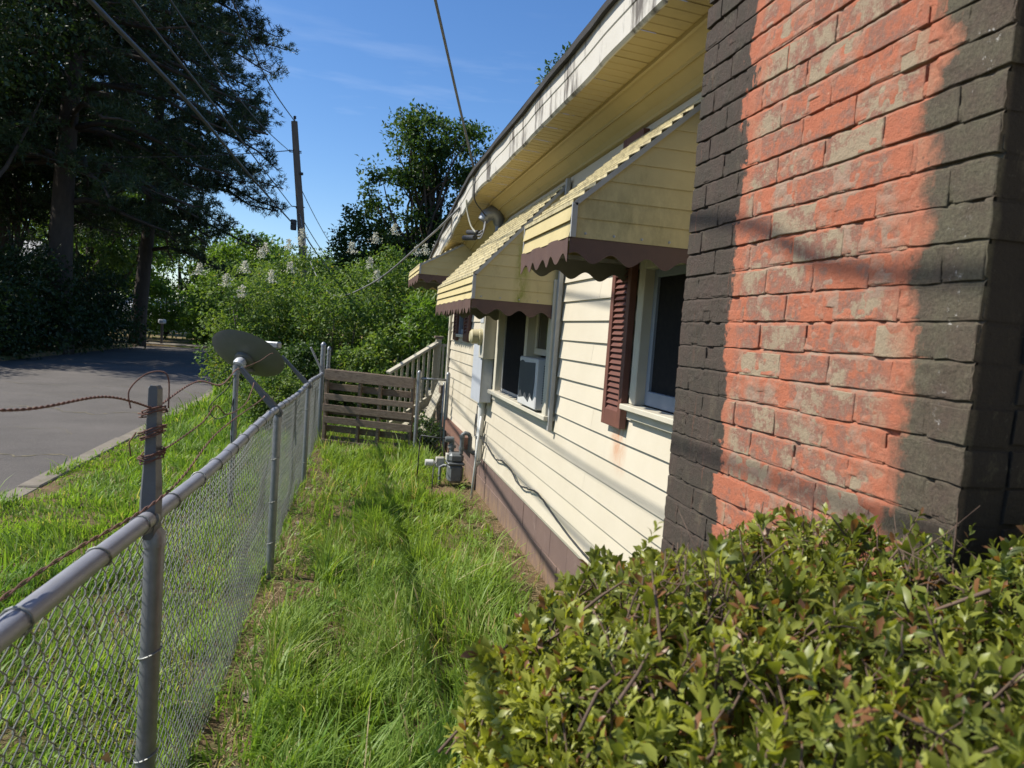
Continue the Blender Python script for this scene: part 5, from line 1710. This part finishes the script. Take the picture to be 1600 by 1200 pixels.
def inside(x, y):
    return (x > XL) & (y > .12) & (y < YFAR) & ~((x > CX - .025) & (y > CN - .03)) & (x < 1.95) & ~((x < .42) & (y > 1.28) & (np.hypot(x - .42, y - 1.2) > .19))


def shoots():
    S, D, Ln = [], [], []
    n = 5600
    x, y = g.uniform(.2, 1.95, n), g.uniform(.12, 1.42, n)
    k = inside(x, y)
    x, y = x[k], y[k]
    z = hedge_top(x, y) - np.abs(g.normal(size=len(x))) * .095 + (g.uniform(size=len(x)) < .07) * g.uniform(.02, .065, len(x))
    S.append(np.stack([x, y, z], 1))
    D.append(norm(np.stack([g.normal(size=len(x)) * .40, g.normal(size=len(x)) * .40, np.ones(len(x))], 1)))
    # the side that faces the yard and the far end
    n = 3400
    y = g.uniform(.15, 1.36, n)
    zt_ = hedge_top(np.full(n, .26), y)
    z = .25 + (zt_ - .22) * g.uniform(0, 1, n) ** .75
    x = XL + .03 + np.abs(g.normal(size=n)) * .05 + .05 * (vnoise(y * 6, z * 6, 55) - .5) + .10 * np.clip((y - 1.15) / .2, 0, 1) ** 2
    S.append(np.stack([x, y, z], 1))
    D.append(norm(np.stack([-np.ones(n) + g.normal(size=n) * .4, g.normal(size=n) * .5, .5 + g.normal(size=n) * .4], 1)))
    n = 1500
    x = g.uniform(.26, .98, n)
    z = .3 + (hedge_top(x, np.full(n, 1.36)) - .28) * g.uniform(0, 1, n) ** .75
    y = YFAR - .03 - np.abs(g.normal(size=n)) * .05 - .10 * np.clip((.40 - x) / .18, 0, 1) ** 2
    S.append(np.stack([x, y, z], 1))
    D.append(norm(np.stack([g.normal(size=n) * .5, np.ones(n), .5 + g.normal(size=n) * .4], 1)))
    # inner shade leaves
    n = 2200
    x, y = g.uniform(.28, 1.9, n), g.uniform(.15, 1.36, n)
    k = inside(x, y)
    x, y = x[k], y[k]
    z = hedge_top(x, y) - .06 - g.uniform(0, .5, len(x))
    S.append(np.stack([x, y, z], 1))
    D.append(norm(rand_unit(len(x), g) + np.array([0, 0, .6])))
    return np.concatenate(S), np.concatenate(D)


SP, SD = shoots()
k = np.linalg.norm(SP - np.array([0, 0, 1.7]), axis=1) > .40
SP, SD = SP[k], SD[k]
nl = 9
n = len(SP) * nl
Pb = np.repeat(SP, nl, 0)
Db = np.repeat(SD, nl, 0)
j = np.tile(np.arange(nl), len(SP))
ref = norm(np.cross(Db, np.array([.3, .2, .93]) + 0 * Db))
bit = np.cross(Db, ref)
ang = j * 2.4 + np.repeat(g.uniform(0, 6.28, len(SP)), nl) + g.normal(size=n) * .25
radial = ref * np.cos(ang)[:, None] + bit * np.sin(ang)[:, None]
alng = -(j / nl) ** 1.2 * .048
LB = Pb + Db * alng[:, None]
op = .35 + .75 * (j / nl) + g.normal(size=n) * .15
LD = norm(Db * np.cos(op)[:, None] + radial * np.sin(op)[:, None] + np.array([0, 0, -.08]))
LN = norm(Db - radial * .25 + g.normal(size=(n, 3)) * .22)
LL = (.0150 + .0135 * (j / nl) + g.uniform(0, .006, n)) * np.repeat(g.uniform(.65, 1.55, len(SP)), nl)
LW = LL * g.uniform(.32, .46, n)
grp = vnoise(LB[:, 0] * 4, LB[:, 1] * 4 + LB[:, 2] * 4, 58)
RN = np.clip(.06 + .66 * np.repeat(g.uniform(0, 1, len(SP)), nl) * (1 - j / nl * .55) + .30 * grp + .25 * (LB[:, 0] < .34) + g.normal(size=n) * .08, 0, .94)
RN = np.where(g.uniform(size=n) < .075, 1., RN)


def hedge_leaves(LB, LD, LN, LL, LW, cup):
    n = len(LB)
    D = norm(LD)
    S = norm(np.cross(D, LN))
    Nn = np.cross(S, D)
    L, W = LL[:, None], LW[:, None]
    cu = cup[:, None]
    at = lambda u, s, h: LB + D * (L * u) + S * (W * s) + Nn * (L * h)
    V = np.stack([at(0, 0, 0), at(.36, .40, .05 * cu + .045), at(.36, 0, .05 * cu), at(.36, -.40, .05 * cu + .045),
                  at(.70, .46, .02 * cu + .045), at(.70, 0, .02 * cu), at(.70, -.46, .02 * cu + .045), at(1, 0, -.10 * cu)], 1)
    return V


TR = np.array([[0, 1, 2], [0, 2, 3], [1, 4, 2], [2, 4, 5], [2, 5, 3], [3, 5, 6], [4, 7, 5], [5, 7, 6]])
cup = g.uniform(.3, 1.6, n)
HV = hedge_leaves(LB, LD, LN, LL, LW, cup)
dist = np.linalg.norm(LB - np.array([0, 0, 1.7]), axis=1)
# the 300 leaves that show largest stand alone, the rest are one mass
cx = LB - np.array([0, 0, 1.7])
zc = cx @ np.array(FWD)
ux = (cx @ np.array(RIGHT)) / zc * 1150 + 800
uy = -(cx @ np.array(UP)) / zc * 1150 + 600
ontop = LB[:, 2] > hedge_top(LB[:, 0], LB[:, 1]) - .045
score = np.where((zc > .2) & (ux > 0) & (ux < 1600) & (uy > 0) & (uy < 1200) & ontop, LL / dist, 0)
big = np.argsort(-score)[:280]
rest = np.ones(n, bool)
rest[big] = False
nr = rest.sum()
idx = (np.arange(nr)[:, None, None] * 8 + TR[None]).reshape(-1, 3)
tag(mesh_np('foliage', HV[rest].reshape(-1, 3), idx, m['hedge'], hed, np.repeat(RN[rest], 8), smooth=True), kind='stuff')
for b_ in big:
    mesh_np('leaf', HV[b_], TR, m['hedge'], hed, np.full(8, RN[b_]), smooth=True)
# twigs: each shoot has its stalk, joined; some bare clipped stubs stand proud
mb = MB()
pick = g.choice(len(SP), 2600, replace=False)
for q in pick:
    p, d = SP[q], SD[q]
    b = p - d * g.uniform(.06, .15) + g.normal(size=3) * .012
    mb.tube([tuple(b), tuple((b + p) / 2 + g.normal(size=3) * .006), tuple(p)], [.0030, .0024, .0013], 4, cap=False)
for q in range(560):                   # clipped ends, forked and crooked
    x, y = g.uniform(.36, 1.9), g.uniform(.2, 1.28)
    if not inside(np.array([x]), np.array([y]))[0]:
        continue
    z = float(hedge_top(np.array([x]), np.array([y]))[0])
    p = np.array([x, y, z + g.uniform(-.06, .022)])
    if np.linalg.norm(p - [0, 0, 1.7]) < .45:
        continue
    d = norm(np.array([g.normal() * .38, g.normal() * .38, 1.]))
    b = p - d * g.uniform(.05, .12)
    r_ = g.uniform(.0008, .0015)
    mid = (b + p) / 2 + g.normal(size=3) * .005
    mb.tube([tuple(b), tuple((b + mid) / 2 + g.normal(size=3) * .004), tuple(mid), tuple((p + mid) / 2 + g.normal(size=3) * .004), tuple(p)], [r_ * 1.5, r_ * 1.35, r_ * 1.2, r_ * 1.05, r_ * .9], 4)
    for _ in range(int(g.integers(0, 3))):
        e = mid + (d + g.normal(size=3) * .7) * g.uniform(.02, .05)
        mb.tube([tuple(mid), tuple((mid + e) / 2 + g.normal(size=3) * .003), tuple(e)], [r_, r_ * .8, r_ * .6], 4)
tag(mb.build('twigs', m['twig'], hed, smooth=True), kind='stuff')
mb = MB()
for q in range(46):
    x, y = g.uniform(.5, 1.8), g.uniform(.3, 1.15)
    if not inside(np.array([x]), np.array([y]))[0]:
        continue
    b = np.array([x + g.uniform(-.05, .08), y + g.normal() * .04, -.05])
    e = np.array([x, y, float(hedge_top(np.array([x]), np.array([y]))[0]) - .10])
    mb.tube(limb_path(b, e, g, .015), [.012, .010, .009, .007, .006, .004], 5)
mb.build('stems', m['bark'], hed, smooth=True)
